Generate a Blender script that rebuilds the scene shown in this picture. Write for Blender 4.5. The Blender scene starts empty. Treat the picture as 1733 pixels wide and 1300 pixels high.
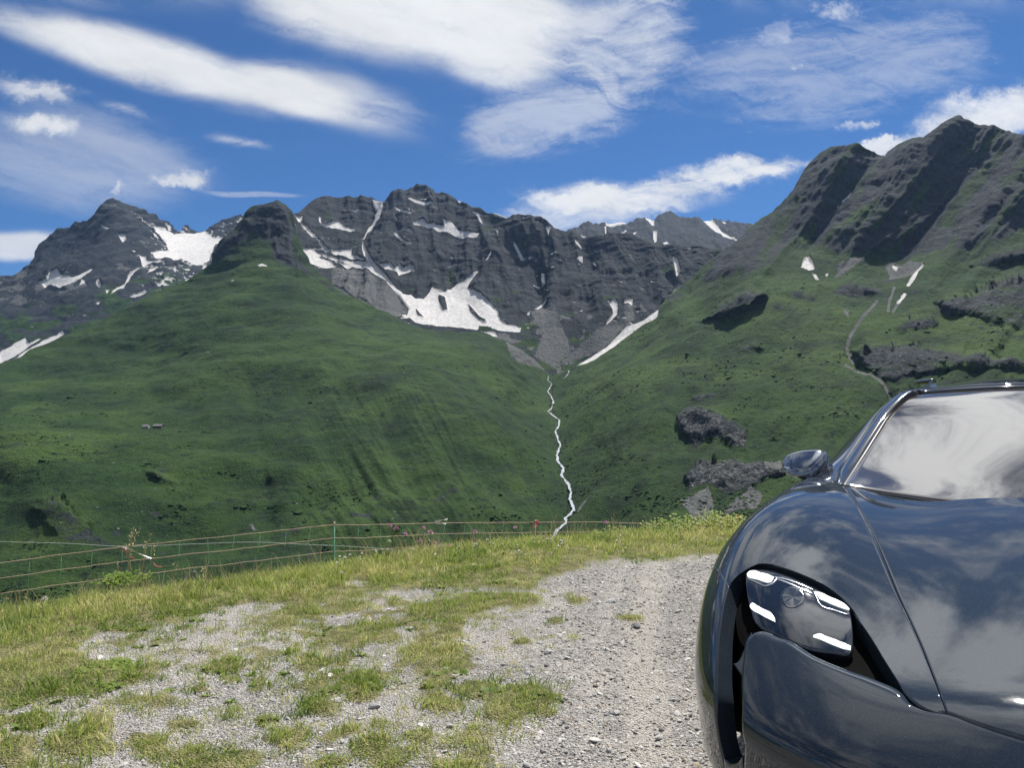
import bpy, math, random
import numpy as np
from mathutils import Vector, Matrix
from mathutils.bvhtree import BVHTree
random.seed(7); RNG = np.random.default_rng(11)
R = math.radians
scene = bpy.context.scene
COL = scene.collection

# ------------------------------------------------------------------ camera
FPX, CXP, YH, HC = 1300.0, 866.5, 690.0, 1.25     # focal length, centre and horizon in photo pixels, eye height
cam_data = bpy.data.cameras.new('camera'); cam = bpy.data.objects.new('camera', cam_data); COL.objects.link(cam)
cam.location = (0, 0, HC); cam.rotation_euler = (R(90), 0, 0)
cam_data.sensor_width = 36.0; cam_data.lens = FPX / 1733 * 36.0
cam_data.shift_y = (YH - 650.0) / 1733
cam_data.clip_start = 0.05; cam_data.clip_end = 30000
scene.camera = cam

# ------------------------------------------------------------------ sun, sky, exposure
SUN_AZ, SUN_EL = R(32), R(60)                      # azimuth clockwise from the view direction
SUN = Vector((math.sin(SUN_AZ) * math.cos(SUN_EL), math.cos(SUN_AZ) * math.cos(SUN_EL), math.sin(SUN_EL)))
sl = bpy.data.lights.new('sun', 'SUN'); sl.energy = 5.0; sl.angle = R(0.53); sl.color = (1.0, 0.955, 0.89)
so = bpy.data.objects.new('sun', sl); COL.objects.link(so); so.rotation_euler = SUN.to_track_quat('Z', 'Y').to_euler(); so.location = (0, 0, 50)
scene.view_settings.view_transform = 'Standard'; scene.view_settings.look = 'None'
scene.view_settings.exposure = 0.66; scene.view_settings.gamma = 1.0; scene.view_settings.use_curve_mapping = False
scene.cycles.use_denoising = True
scene.cycles.max_bounces = 8; scene.cycles.volume_bounces = 0

class NT:
    """small helper to write node trees"""
    def __init__(s, tree): s.t = tree; tree.nodes.clear()
    def n(s, typ, **kw):
        nd = s.t.nodes.new(typ)
        for k, v in kw.items():
            if k.startswith('i_'):
                key = k[2:]; key = int(key) if key.isdigit() else key.replace('__', ' ')
                s.put(nd.inputs[key], v)
            else: setattr(nd, k, v)
        return nd
    def put(s, sock, v):
        if isinstance(v, bpy.types.NodeSocket): s.t.links.new(v, sock)
        else: sock.default_value = v
    def math(s, op, a, b=0.0, c=0.0, clamp=False):
        nd = s.t.nodes.new('ShaderNodeMath'); nd.operation = op; nd.use_clamp = clamp
        s.put(nd.inputs[0], a); s.put(nd.inputs[1], b); s.put(nd.inputs[2], c); return nd.outputs[0]
    def vm(s, op, a, b=(0, 0, 0), scale=None):
        nd = s.t.nodes.new('ShaderNodeVectorMath'); nd.operation = op
        s.put(nd.inputs[0], a); s.put(nd.inputs[1], b)
        if scale is not None: s.put(nd.inputs[3], scale)
        return nd.outputs['Value'] if op in ('LENGTH', 'DOT_PRODUCT', 'DISTANCE') else nd.outputs[0]
    def noise(s, vec, scale, detail=4.0, rough=0.55, dist=0.0, color=False):
        nd = s.n('ShaderNodeTexNoise'); 
        if vec is not None: s.put(nd.inputs['Vector'], vec)
        nd.inputs['Scale'].default_value = scale; nd.inputs['Detail'].default_value = detail
        nd.inputs['Roughness'].default_value = rough; nd.inputs['Distortion'].default_value = dist
        return nd.outputs['Color'] if color else nd.outputs[0]
    def ramp(s, v, lo, hi, a=0.0, b=1.0, smooth=True):
        nd = s.n('ShaderNodeMapRange'); nd.interpolation_type = 'SMOOTHSTEP' if smooth else 'LINEAR'
        s.put(nd.inputs[0], v)
        for k, q in zip((1, 2, 3, 4), (lo, hi, a, b)): s.put(nd.inputs[k], q)
        return nd.outputs[0]
    def mix(s, f, a, b):
        nd = s.n('ShaderNodeMix'); nd.data_type = 'RGBA'; nd.clamp_factor = True
        s.put(nd.inputs[0], f); s.put(nd.inputs[6], c4(a)); s.put(nd.inputs[7], c4(b)); return nd.outputs[2]
    def mixmul(s, col, f):
        return s.vm('SCALE', col, scale=f)
def c4(c):
    if isinstance(c, (tuple, list)) and len(c) == 3: return (*c, 1.0)
    return c

world = bpy.data.worlds.new('World'); scene.world = world; world.use_nodes = True
def build_sky():
    T = NT(world.node_tree)
    sky = T.n('ShaderNodeTexSky'); sky.sky_type = 'NISHITA'; sky.sun_disc = False
    sky.sun_elevation = SUN_EL; sky.sun_rotation = SUN_AZ
    sky.altitude = 2100; sky.air_density = 1.0; sky.dust_density = 0.15; sky.ozone_density = 3.0
    g = T.n('ShaderNodeTexCoord').outputs['Generated']
    d = T.vm('NORMALIZE', g)
    sx = T.n('ShaderNodeSeparateXYZ'); T.put(sx.inputs[0], d)
    X, Y, Z = sx.outputs
    front = T.ramp(Y, 0.12, 0.35)
    yy = T.math('MAXIMUM', Y, 0.1)
    a = T.math('DIVIDE', X, yy); e = T.math('DIVIDE', Z, yy)
    cv = T.n('ShaderNodeCombineXYZ'); T.put(cv.inputs[0], a); T.put(cv.inputs[1], e)
    AE = cv.outputs[0]
    # the cloud layer seen in perspective: wind-drawn streaks on a flat layer
    zz = T.math('ADD', T.math('MAXIMUM', Z, 0.0), 0.12)
    cl = T.n('ShaderNodeCombineXYZ'); T.put(cl.inputs[0], T.math('DIVIDE', X, zz)); T.put(cl.inputs[1], T.math('DIVIDE', Y, zz))
    LAY = cl.outputs[0]
    def mapped(vec, loc=(0, 0, 0), rot=0.0, scl=(1, 1, 1)):
        m = T.n('ShaderNodeMapping'); m.vector_type = 'TEXTURE'; T.put(m.inputs[0], vec)
        m.inputs[1].default_value = loc; m.inputs[2].default_value = (0, 0, rot); m.inputs[3].default_value = scl
        return m.outputs[0]
    streakA = T.noise(mapped(AE, rot=R(-16), scl=(0.42, 0.07, 1)), 1.0, 6, 0.55, 0.5)      # long soft streaks
    streakB = T.noise(mapped(AE, rot=R(9), scl=(0.20, 0.045, 1)), 1.0, 8, 0.68, 0.9)       # torn wisps
    puff = T.noise(mapped(AE, scl=(0.075, 0.045, 1)), 1.0, 9, 0.66, 0.3)
    wob = T.vm('SUBTRACT', T.noise(AE, 9.0, 7, 0.68, color=True), (0.5, 0.5, 0.5))
    AEw = T.vm('ADD', AE, T.vm('MULTIPLY', wob, (0.16, 0.085, 0)))
    wob2 = T.vm('SUBTRACT', T.noise(AE, 2.3, 3, 0.6, color=True), (0.5, 0.5, 0.5))
    AEs = T.vm('ADD', AE, T.vm('MULTIPLY', wob2, (0.16, 0.05, 0)))
    fibre = T.noise(mapped(AEw, rot=R(-13), scl=(0.10, 0.018, 1)), 1.0, 8, .62, .4)
    def P(x, y): return ((x - CXP) / FPX, (YH - y) / FPX, 0)
    def blob(vec, x, y, rx, ry, rot, lo=1.0, hi=0.25):
        m = mapped(vec, P(x, y), R(-rot), (rx / FPX, ry / FPX, 1))
        return T.ramp(T.vm('LENGTH', m), lo, hi)
    def over(items):
        out = None
        for w, f, tex, k in items:
            c = (k[0] + k[1]) / 2; amp = 1.1 * (1.0 - k[2]) + .25
            e = T.math('MULTIPLY_ADD', T.math('SUBTRACT', tex, c), amp / (k[1] - k[0]) * .5, f)
            fine = T.math('MULTIPLY_ADD', T.math('SUBTRACT', fibre, .5), 1.5 if tex is streakB else .85, e)
            v = T.math('MULTIPLY', T.math('MULTIPLY', T.ramp(fine, .05, 1.20 if tex is not puff else 1.45), w), T.ramp(f, 0.0, .8))
            out = v if out is None else T.math('SUBTRACT', T.math('ADD', out, v), T.math('MULTIPLY', out, v))
        return out
    dens = over([
        (1.0, blob(AEs, 700, 0, 430, 165, 9, 1.0, 0.35), streakA, (0.28, 0.55, 0.72)),
        (0.95, blob(AEs, 835, 105, 190, 80, 10, 1.0, 0.2), streakA, (0.25, 0.5, 0.8)),
        (1.0, blob(AEs, 250, 105, 380, 66, 18, 1.0, 0.2), streakA, (0.2, 0.42, 0.8)),
        (1.0, blob(AEs, 490, 160, 200, 56, 17, 1.0, 0.25), streakA, (0.2, 0.42, 0.8)),
        (0.6, blob(AEs, 560, 170, 250, 75, 16, 1.0, 0.1), streakA, (0.35, 0.6, 0.25)),
        (0.5, blob(AEs, 90, 60, 280, 40, 17, 1.0, 0.1), streakA, (0.35, 0.6, 0.2)),
        (0.75, blob(AEw, 60, 146, 135, 36, 5, 1.0, -0.15), streakB, (0.3, 0.6, 0.2)),
        (0.95, blob(AEw, 62, 203, 120, 32, -4, 1.0, -.05), puff, (0.3, 0.5, 0.6)),
        (0.95, blob(AEw, 306, 302, 72, 26, 2, 1.0, -.05), puff, (0.35, 0.5, 0.4)),
        (0.6, blob(AEs, 230, 187, 95, 20, 14, 1.0, -.4), streakB, (0.3, 0.6, 0.2)),
        (0.6, blob(AEs, 420, 243, 110, 20, 11, 1.0, -.4), streakB, (0.3, 0.6, 0.2)),
        (0.35, blob(AEs, 440, 330, 120, 8, 4), streakB, (0.3, 0.6, 0.3)),
        (0.5, blob(AEw, 195, 315, 16, 32, 20), puff, (0.35, 0.6, 0.2)),
        (0.85, blob(AEs, 30, 415, 130, 40, -4), streakA, (0.35, 0.6, 0.3)),
        (0.40, blob(AEs, 150, 270, 360, 140, 12), streakA, (0.4, 0.7, 0.15)),
        (1.0, blob(AEw, 1040, 330, 250, 44, -3, 1.0, 0.1), streakB, (0.34, 0.56, 0.35)),
        (1.0, blob(AEw, 1240, 290, 200, 46, -8, 1.0, 0.1), streakB, (0.34, 0.56, 0.35)),
        (0.7, blob(AEs, 1000, 350, 340, 60, -8), streakB, (0.42, 0.66, 0.1)),
        (1.0, blob(AEw, 1680, 195, 200, 62, -14, 1.0, 0.3), puff, (0.3, 0.52, 0.55)),
        (0.9, blob(AEw, 1480, 255, 130, 22, -16), streakB, (0.34, 0.6, 0.3)),
        (0.6, blob(AEw, 1455, 214, 50, 15, 0, 1.0, -.2), puff, (0.4, 0.56, 0.1)),
        (0.75, blob(AEw, 1410, 12, 80, 26, -8, 1.0, -.2), puff, (0.4, 0.56, 0.1)),
        (0.3, blob(AEw, 1330, 55, 60, 30, -20), puff, (0.44, 0.62, 0.0)),
        (0.6, blob(AEw, 1362, 118, 20, 11, 10, 1.0, -.3), puff, (0.4, 0.56, 0.2)),
        (0.65, blob(AEs, 1060, 70, 220, 150, -25), streakB, (0.42, 0.72, 0.1)),
        (0.5, blob(AEs, 930, 200, 260, 100, -10), streakB, (0.42, 0.72, 0.05)),
        (0.34, blob(AEs, 1400, 120, 460, 150, -10), streakB, (0.45, 0.75, 0.05)),
    ])
    dens = T.math('MULTIPLY', dens, front)
    # the same kind of torn cloud goes on all round and overhead
    c1 = T.noise(mapped(LAY, (3.1, 1.7, 0), R(38), (0.60, 0.36, 1)), 0.9, 10, 0.62, 0.0)
    c2 = T.noise(mapped(LAY, (0.3, 8.7, 4), R(30), (0.22, 0.14, 1)), 0.9, 9, 0.66, 0.0)
    allround = T.math('MULTIPLY', T.ramp(c1, 0.44, 0.60), T.ramp(c2, 0.25, 0.55, 0.35, 1.0))
    inframe = T.math('MULTIPLY', front, T.ramp(e, 0.62, 0.50))
    inframe = T.math('MULTIPLY', inframe, T.ramp(T.math('ABSOLUTE', a), 0.95, 0.72))
    allround = T.math('MULTIPLY', allround, T.math('SUBTRACT', 1.0, inframe))
    dens = T.math('MAXIMUM', dens, allround)
    # thin clouds are brightest towards the sun, as scattered light is
    sd = T.vm('DOT_PRODUCT', d, tuple(SUN))
    glow = T.math('POWER', T.math('MAXIMUM', sd, 0.0), 14.0)
    base = T.ramp(T.math('MULTIPLY_ADD', c2, .5, T.math('MULTIPLY', c1, .5)), 0.35, 0.62, 0.86, 1.0)
    lum = T.math('MULTIPLY', base, T.math('MULTIPLY_ADD', glow, CLOUD_GLOW, CLOUD_LUM))
    ccol = T.mixmul(T.mix(0.0, (0.97, 0.985, 1.0), (1, 1, 1)), lum)
    skyc = T.n('ShaderNodeMix', data_type='RGBA', blend_type='MULTIPLY'); skyc.inputs[0].default_value = 1.0
    T.put(skyc.inputs[6], sky.outputs[0]); skyc.inputs[7].default_value = SKY_TINT
    col = T.mix(dens, skyc.outputs[2], ccol)
    bg = T.n('ShaderNodeBackground'); T.put(bg.inputs[0], col); bg.inputs[1].default_value = 0.058
    out = T.n('ShaderNodeOutputWorld'); T.put(out.inputs[0], bg.outputs[0])
CLOUD_LUM, CLOUD_GLOW = 9.6, 20.0
SKY_TINT = (0.37, 0.68, 0.98, 1.0)
build_sky()

# ------------------------------------------------------------------ helpers
def tag(o, label=None, cat=None, group=None, kind=None):
    if label: o['label'] = label
    if cat: o['category'] = cat
    if group: o['group'] = group
    if kind: o['kind'] = kind
    return o
def new_mesh(name, V, Fc, mat=None, smooth=True, attrs=None):
    """fast mesh from numpy: Fc is an (n,3) or (n,4) array, or a list of such arrays"""
    me = bpy.data.meshes.new(name)
    V = np.asarray(V, np.float32).reshape(-1, 3)
    fl = Fc if isinstance(Fc, list) else [Fc]
    fl = [np.asarray(f, np.int32) for f in fl if len(f)]
    loops = np.concatenate([f.ravel() for f in fl]); counts = np.concatenate([np.full(len(f), f.shape[1], np.int32) for f in fl])
    me.vertices.add(len(V)); me.vertices.foreach_set('co', V.ravel())
    me.loops.add(len(loops)); me.loops.foreach_set('vertex_index', loops)
    me.polygons.add(len(counts)); me.polygons.foreach_set('loop_start', np.concatenate([[0], np.cumsum(counts)[:-1]]).astype(np.int32))
    me.polygons.foreach_set('use_smooth', np.full(len(counts), smooth, bool))
    me.update(calc_edges=True)
    if attrs:
        for k, v in attrs.items():
            v = np.asarray(v, np.float32)
            at = me.attributes.new(k, 'FLOAT' if v.ndim == 1 else 'FLOAT_VECTOR', 'POINT')
            at.data.foreach_set('value' if v.ndim == 1 else 'vector', v.ravel())
    if mat: me.materials.append(mat)
    return me
def obj(name, me, parent=None, loc=None):
    o = bpy.data.objects.new(name, me); COL.objects.link(o)
    if parent is not None: o.parent = parent
    if loc is not None: o.location = loc
    return o
def empty(name, loc=(0, 0, 0), rz=0.0):
    o = bpy.data.objects.new(name, None); COL.objects.link(o); o.location = loc; o.rotation_euler = (0, 0, rz); o.empty_display_size = .2
    return o
def grid_faces(nr, nc, flip=False):
    i = np.arange(nr * nc).reshape(nr, nc)
    f = np.stack([i[:-1, :-1], i[:-1, 1:], i[1:, 1:], i[1:, :-1]], -1).reshape(-1, 4)
    return f[:, ::-1] if flip else f
def tube(path, rad, n=6, cap=True):
    """vertices and faces of a tube along a path; rad may be one radius or one per point"""
    P = np.asarray(path, float); m = len(P); r = np.broadcast_to(np.asarray(rad, float), (m,))
    T = np.gradient(P, axis=0); T /= np.linalg.norm(T, axis=1, keepdims=True) + 1e-12
    ref = np.array([0, 0, 1.0]) if abs(T[:, 2]).mean() < .8 else np.array([1.0, 0, 0])
    A = np.cross(T, ref); A /= np.linalg.norm(A, axis=1, keepdims=True) + 1e-12; B = np.cross(T, A)
    an = np.linspace(0, 2 * np.pi, n, endpoint=False)
    V = P[:, None] + r[:, None, None] * (np.cos(an)[None, :, None] * A[:, None] + np.sin(an)[None, :, None] * B[:, None])
    i = np.arange(m * n).reshape(m, n); j = np.roll(i, -1, 1)
    F = np.stack([i[:-1], j[:-1], j[1:], i[1:]], -1).reshape(-1, 4)
    V = V.reshape(-1, 3)
    if cap:
        V = np.concatenate([V, P[:1], P[-1:]]); k = m * n
        c = np.concatenate([np.stack([np.full(n, k), j[0], i[0], i[0]], -1), np.stack([np.full(n, k + 1), i[-1], j[-1], j[-1]], -1)])[:, :3]
        return V, [F, c]
    return V, [F]
class MB:
    """collects pieces into one mesh"""
    def __init__(s): s.V = []; s.F3 = []; s.F4 = []; s.n = 0
    def add(s, V, F):
        V = np.asarray(V, float).reshape(-1, 3)
        for f in (F if isinstance(F, list) else [F]):
            f = np.asarray(f, int)
            if len(f): (s.F4 if f.shape[1] == 4 else s.F3).append(f + s.n)
        s.V.append(V); s.n += len(V); return s
    def tube(s, path, rad, n=6, cap=True): return s.add(*tube(path, rad, n, cap))
    def box(s, c, d, rz=0.0, taper=1.0):
        c = np.asarray(c, float); x, y, z = np.asarray(d, float) / 2
        v = np.array([[-x, -y, -z], [x, -y, -z], [x, y, -z], [-x, y, -z], [-x * taper, -y * taper, z], [x * taper, -y * taper, z], [x * taper, y * taper, z], [-x * taper, y * taper, z]])
        cr, sr = math.cos(rz), math.sin(rz); v = v @ np.array([[cr, sr, 0], [-sr, cr, 0], [0, 0, 1]]) + c
        return s.add(v, np.array([[0, 3, 2, 1], [4, 5, 6, 7], [0, 1, 5, 4], [1, 2, 6, 5], [2, 3, 7, 6], [3, 0, 4, 7]]))
    def mesh(s, name, mat=None, smooth=True, attrs=None):
        fl = []
        if s.F3: fl.append(np.concatenate(s.F3))
        if s.F4: fl.append(np.concatenate(s.F4))
        return new_mesh(name, np.concatenate(s.V), fl, mat, smooth, attrs)
    def obj(s, name, mat=None, parent=None, smooth=True): return obj(name, s.mesh(name, mat, smooth), parent)

# value/gradient noise in numpy
_perm = np.random.default_rng(5).permutation(256); _perm = np.concatenate([_perm, _perm, _perm])
_g3 = np.random.default_rng(6).normal(size=(256, 3)); _g3 /= np.linalg.norm(_g3, axis=1, keepdims=True)
def perlin(p):
    p = np.asarray(p, float); i = np.floor(p).astype(int); f = p - i; i &= 255
    u = f * f * f * (f * (f * 6 - 15) + 10)
    out = 0
    for dx in (0, 1):
        wx = u[..., 0] if dx else 1 - u[..., 0]
        a = _perm[i[..., 0] + dx]
        for dy in (0, 1):
            wy = u[..., 1] if dy else 1 - u[..., 1]
            b = _perm[a + i[..., 1] + dy]
            for dz in (0, 1):
                wz = u[..., 2] if dz else 1 - u[..., 2]
                g = _g3[_perm[b + i[..., 2] + dz]]
                out = out + wx * wy * wz * (g[..., 0] * (f[..., 0] - dx) + g[..., 1] * (f[..., 1] - dy) + g[..., 2] * (f[..., 2] - dz))
    return out * 1.6
def fbm(p, oct=5, gain=.5, lac=2.03, ridged=False):
    p = np.asarray(p, float); s = 0; a = 1.0; tot = 0
    for k in range(oct):
        v = perlin(p + 17.3 * k)
        if ridged: v = 1 - 2 * np.abs(v)
        s = s + a * v; tot += a; a *= gain; p = p * lac
    return s / tot
def poly_sd(x, y, poly):
    """signed distance to a polygon, positive inside; far points get a large negative number"""
    P = np.asarray(poly, float); out = np.full(x.shape, -1e3)
    m = 30
    k = (x > P[:, 0].min() - m) & (x < P[:, 0].max() + m) & (y > P[:, 1].min() - m) & (y < P[:, 1].max() + m)
    if not k.any(): return out
    px, py = x[k], y[k]; d2 = np.full(px.shape, 1e9); ins = np.zeros(px.shape, bool)
    for a, b in zip(P, np.roll(P, -1, 0)):
        ab = b - a; t = np.clip(((px - a[0]) * ab[0] + (py - a[1]) * ab[1]) / (ab @ ab + 1e-9), 0, 1)
        d2 = np.minimum(d2, (px - a[0] - t * ab[0]) ** 2 + (py - a[1] - t * ab[1]) ** 2)
        c = (a[1] > py) != (b[1] > py)
        with np.errstate(divide='ignore', invalid='ignore'):
            xi = a[0] + (py - a[1]) / (b[1] - a[1]) * (b[0] - a[0])
        ins ^= c & (px < xi)
    d = np.sqrt(d2); out[k] = np.where(ins, d, -d); return out
def line_dist(x, y, pts):
    P = np.asarray(pts, float); d2 = np.full(np.shape(x), 1e12)
    for a, b in zip(P[:-1], P[1:]):
        ab = b - a; t = np.clip(((x - a[0]) * ab[0] + (y - a[1]) * ab[1]) / (ab @ ab + 1e-9), 0, 1)
        d2 = np.minimum(d2, (x - a[0] - t * ab[0]) ** 2 + (y - a[1] - t * ab[1]) ** 2)
    return np.sqrt(d2)
def sstep(x, a, b):
    t = np.clip((x - a) / (b - a), 0, 1); return t * t * (3 - 2 * t)
def spl(x, xs, ys):
    """natural cubic spline with linear ends"""
    x = np.asarray(x, float); xs = np.asarray(xs, float); ys = np.asarray(ys, float); n = len(xs); h = np.diff(xs)
    A = np.eye(n); b = np.zeros(n)
    for i in range(1, n - 1):
        A[i, i - 1] = h[i - 1]; A[i, i] = 2 * (h[i - 1] + h[i]); A[i, i + 1] = h[i]
        b[i] = 6 * ((ys[i + 1] - ys[i]) / h[i] - (ys[i] - ys[i - 1]) / h[i - 1])
    m = np.linalg.solve(A, b); xc = np.clip(x, xs[0], xs[-1]); i = np.clip(np.searchsorted(xs, xc, side='right') - 1, 0, n - 2)
    a = xs[i + 1] - xc; c = xc - xs[i]; hi = h[i]
    v = m[i] * a ** 3 / (6 * hi) + m[i + 1] * c ** 3 / (6 * hi) + (ys[i] / hi - m[i] * hi / 6) * a + (ys[i + 1] / hi - m[i + 1] * hi / 6) * c
    s0 = (ys[1] - ys[0]) / h[0] - h[0] * (2 * m[0] + m[1]) / 6; s1 = (ys[-1] - ys[-2]) / h[-1] + h[-1] * (2 * m[-1] + m[-2]) / 6
    return v + np.where(x < xs[0], (x - xs[0]) * s0, 0) + np.where(x > xs[-1], (x - xs[-1]) * s1, 0)
def tps_fit(P):
    """thin-plate spline through (x, y, value) points"""
    P = np.asarray(P, float); n = len(P); S = 400.0; xy = P[:, :2] / S
    r2 = ((xy[:, None] - xy[None]) ** 2).sum(-1); K = r2 * np.log(r2 + 1e-9) + 1e-3 * np.eye(n)
    Q = np.concatenate([np.ones((n, 1)), xy], 1); A = np.zeros((n + 3, n + 3)); A[:n, :n] = K; A[:n, n:] = Q; A[n:, :n] = Q.T
    w = np.linalg.solve(A, np.concatenate([P[:, 2], np.zeros(3)]))
    def f(x, y):
        x = x / S; y = y / S; v = w[n] + w[n + 1] * x + w[n + 2] * y
        for k in range(n):
            r2 = (x - xy[k, 0]) ** 2 + (y - xy[k, 1]) ** 2; v = v + w[k] * r2 * np.log(r2 + 1e-9)
        return v
    return f
def material(name):
    m = bpy.data.materials.new(name); m.use_nodes = True; T = NT(m.node_tree)
    b = T.n('ShaderNodeBsdfPrincipled'); o = T.n('ShaderNodeOutputMaterial'); T.put(o.inputs[0], b.outputs[0])
    return m, T, b
def setp(T, b, **kw):
    for k, v in kw.items():
        T.put(b.inputs[k.replace('_', ' ')], c4(v))
def simple(name, col, rough=.6, metal=0.0, var=0.15, scale=30.0, bump=0.0, **kw):
    """plain material with a little noise in colour and relief"""
    m, T, b = material(name)
    co = T.n('ShaderNodeTexCoord').outputs['Object']
    nz = T.noise(co, scale, 5, .6)
    T.put(b.inputs['Base Color'], T.mix(T.ramp(nz, .3, .7), tuple(c * (1 - var) for c in col), tuple(min(1, c * (1 + var)) for c in col)))
    b.inputs['Roughness'].default_value = rough; b.inputs['Metallic'].default_value = metal
    if bump:
        bp = T.n('ShaderNodeBump'); bp.inputs['Strength'].default_value = bump; T.put(bp.inputs['Height'], nz); T.put(b.inputs['Normal'], bp.outputs[0])
    setp(T, b, **kw); return m
def to3(x, y, d):
    """photo pixel and distance ahead -> point"""
    return np.stack([(x - CXP) / FPX * d, d + 0 * x, HC + (YH - y) / FPX * d], -1)
# ------------------------------------------------------------------ far terrain: five mountainsides at their own distances
def sc(off, s, L): return [(off[0] + x / s, off[1] + y / s) for x, y in L]
S4 = lambda L: sc((0, 300), 2.795, L)
S5 = lambda L: sc((560, 300), 2.795, L)
S6 = lambda L: sc((1100, 180), 2.6, L)
S7 = lambda L: sc((0, 600), 2.795, L)
S8 = lambda L: sc((860, 560), 2.795, L)

def terrain_material():
    m, T, b = material('alpine_slope')
    g = T.n('ShaderNodeNewGeometry'); pos = g.outputs['Position']
    def at(nm): return T.n('ShaderNodeAttribute', attribute_name=nm).outputs['Fac']
    rock_m, snow_m, scree_m, lush_m = at('rock'), at('snow'), at('scree'), at('lush')
    n_big = T.noise(pos, 0.0045, 6, .6); n_mid = T.noise(pos, 0.022, 7, .65, .4); n_fine = T.noise(pos, 0.11, 6, .7)
    n_tiny = T.noise(pos, 0.35, 4, .7)
    # grass, dwarf shrub and hay tones
    grass = T.mix(T.ramp(n_mid, .36, .64), (0.010, 0.031, 0.007), (0.024, 0.056, 0.011))
    grass = T.mix(T.ramp(n_big, .42, .62), grass, (0.036, 0.072, 0.014))
    grass = T.mix(T.math('MULTIPLY', T.ramp(n_fine, .52, .70), .75), grass, (0.009, 0.020, 0.011))
    grass = T.mix(T.math('MULTIPLY', T.ramp(n_tiny, .58, .66), .7), grass, (0.048, 0.076, 0.022))
    grass = T.mix(lush_m, grass, (0.053, 0.093, 0.019))
    sp = T.n('ShaderNodeSeparateXYZ'); T.put(sp.inputs[0], pos); cb = T.n('ShaderNodeCombineXYZ'); T.put(cb.inputs[0], T.math('MULTIPLY', sp.outputs[0], .4)); T.put(cb.inputs[1], T.math('MULTIPLY', sp.outputs[1], .4)); T.put(cb.inputs[2], sp.outputs[2])
    belts = T.noise(cb.outputs[0], 0.030, 8, .68, .3); specks = T.noise(cb.outputs[0], 0.16, 5, .7)
    grass = T.mix(T.math('MULTIPLY', T.ramp(belts, .50, .66), .8), grass, (0.010, 0.024, 0.010))
    grass = T.mix(T.math('MULTIPLY', T.ramp(specks, .56, .63), .85), grass, (0.009, 0.020, 0.010))
    grass = T.mix(T.math('MULTIPLY', T.ramp(specks, .36, .26), .5), grass, (0.075, 0.115, 0.030))
    # bedded grey rock
    sz = T.n('ShaderNodeSeparateXYZ'); T.put(sz.inputs[0], pos)
    st = T.n('ShaderNodeCombineXYZ'); T.put(st.inputs[0], T.math('MULTIPLY', sz.outputs[0], .35)); T.put(st.inputs[1], T.math('MULTIPLY', sz.outputs[1], .35)); T.put(st.inputs[2], T.math('MULTIPLY_ADD', sz.outputs[0], .4, sz.outputs[2]))
    beds = T.noise(st.outputs[0], 0.055, 7, .72, .8)
    rock = T.mix(T.ramp(beds, .34, .66), (0.012, 0.017, 0.021), (0.038, 0.045, 0.050))
    rock = T.mix(T.math('MULTIPLY', T.ramp(n_mid, .50, .68), .6), rock, (0.028, 0.033, 0.024))
    rock = T.mix(T.math('MULTIPLY', T.ramp(n_tiny, .55, .7), .5), rock, (0.080, 0.088, 0.090))
    scree = T.mix(T.ramp(n_tiny, .35, .65), (0.066, 0.070, 0.070), (0.150, 0.152, 0.148))
    snow = T.mix(T.ramp(n_fine, .35, .7), (0.56, 0.55, 0.54), (0.38, 0.365, 0.35))
    def edge(mk, n, k, lo=.42, hi=.58): return T.ramp(T.math('MULTIPLY_ADD', T.math('SUBTRACT', n, .5), k, mk), lo, hi)
    col = T.mix(edge(rock_m, T.math('MULTIPLY_ADD', belts, .6, T.math('MULTIPLY', n_fine, .4)), 1.7, .40, .60), grass, rock)
    col = T.mix(edge(scree_m, T.math('MULTIPLY_ADD', n_tiny, .5, T.math('MULTIPLY', n_fine, .5)), 1.5), col, scree)
    sn = edge(snow_m, T.math('ADD', T.math('MULTIPLY', n_fine, .5), T.math('MULTIPLY', n_tiny, .5)), 1.5, .40, .60)
    col = T.mix(sn, col, snow)
    T.put(b.inputs['Base Color'], col)
    b.inputs['Roughness'].default_value = 0.92; b.inputs['Specular IOR Level'].default_value = 0.15
    bp = T.n('ShaderNodeBump'); bp.inputs['Distance'].default_value = 12.0
    T.put(bp.inputs['Strength'], T.math('MULTIPLY_ADD', sn, -.5, .75))
    T.put(bp.inputs['Height'], T.math('ADD', n_fine, T.math('MULTIPLY', n_tiny, .45)))
    T.put(b.inputs['Normal'], bp.outputs[0])
    return m
MAT_TERRAIN = terrain_material()

def interp_line(pts, x):
    P = np.array(sorted(pts)); return np.interp(x, P[:, 0], P[:, 1])

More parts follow.
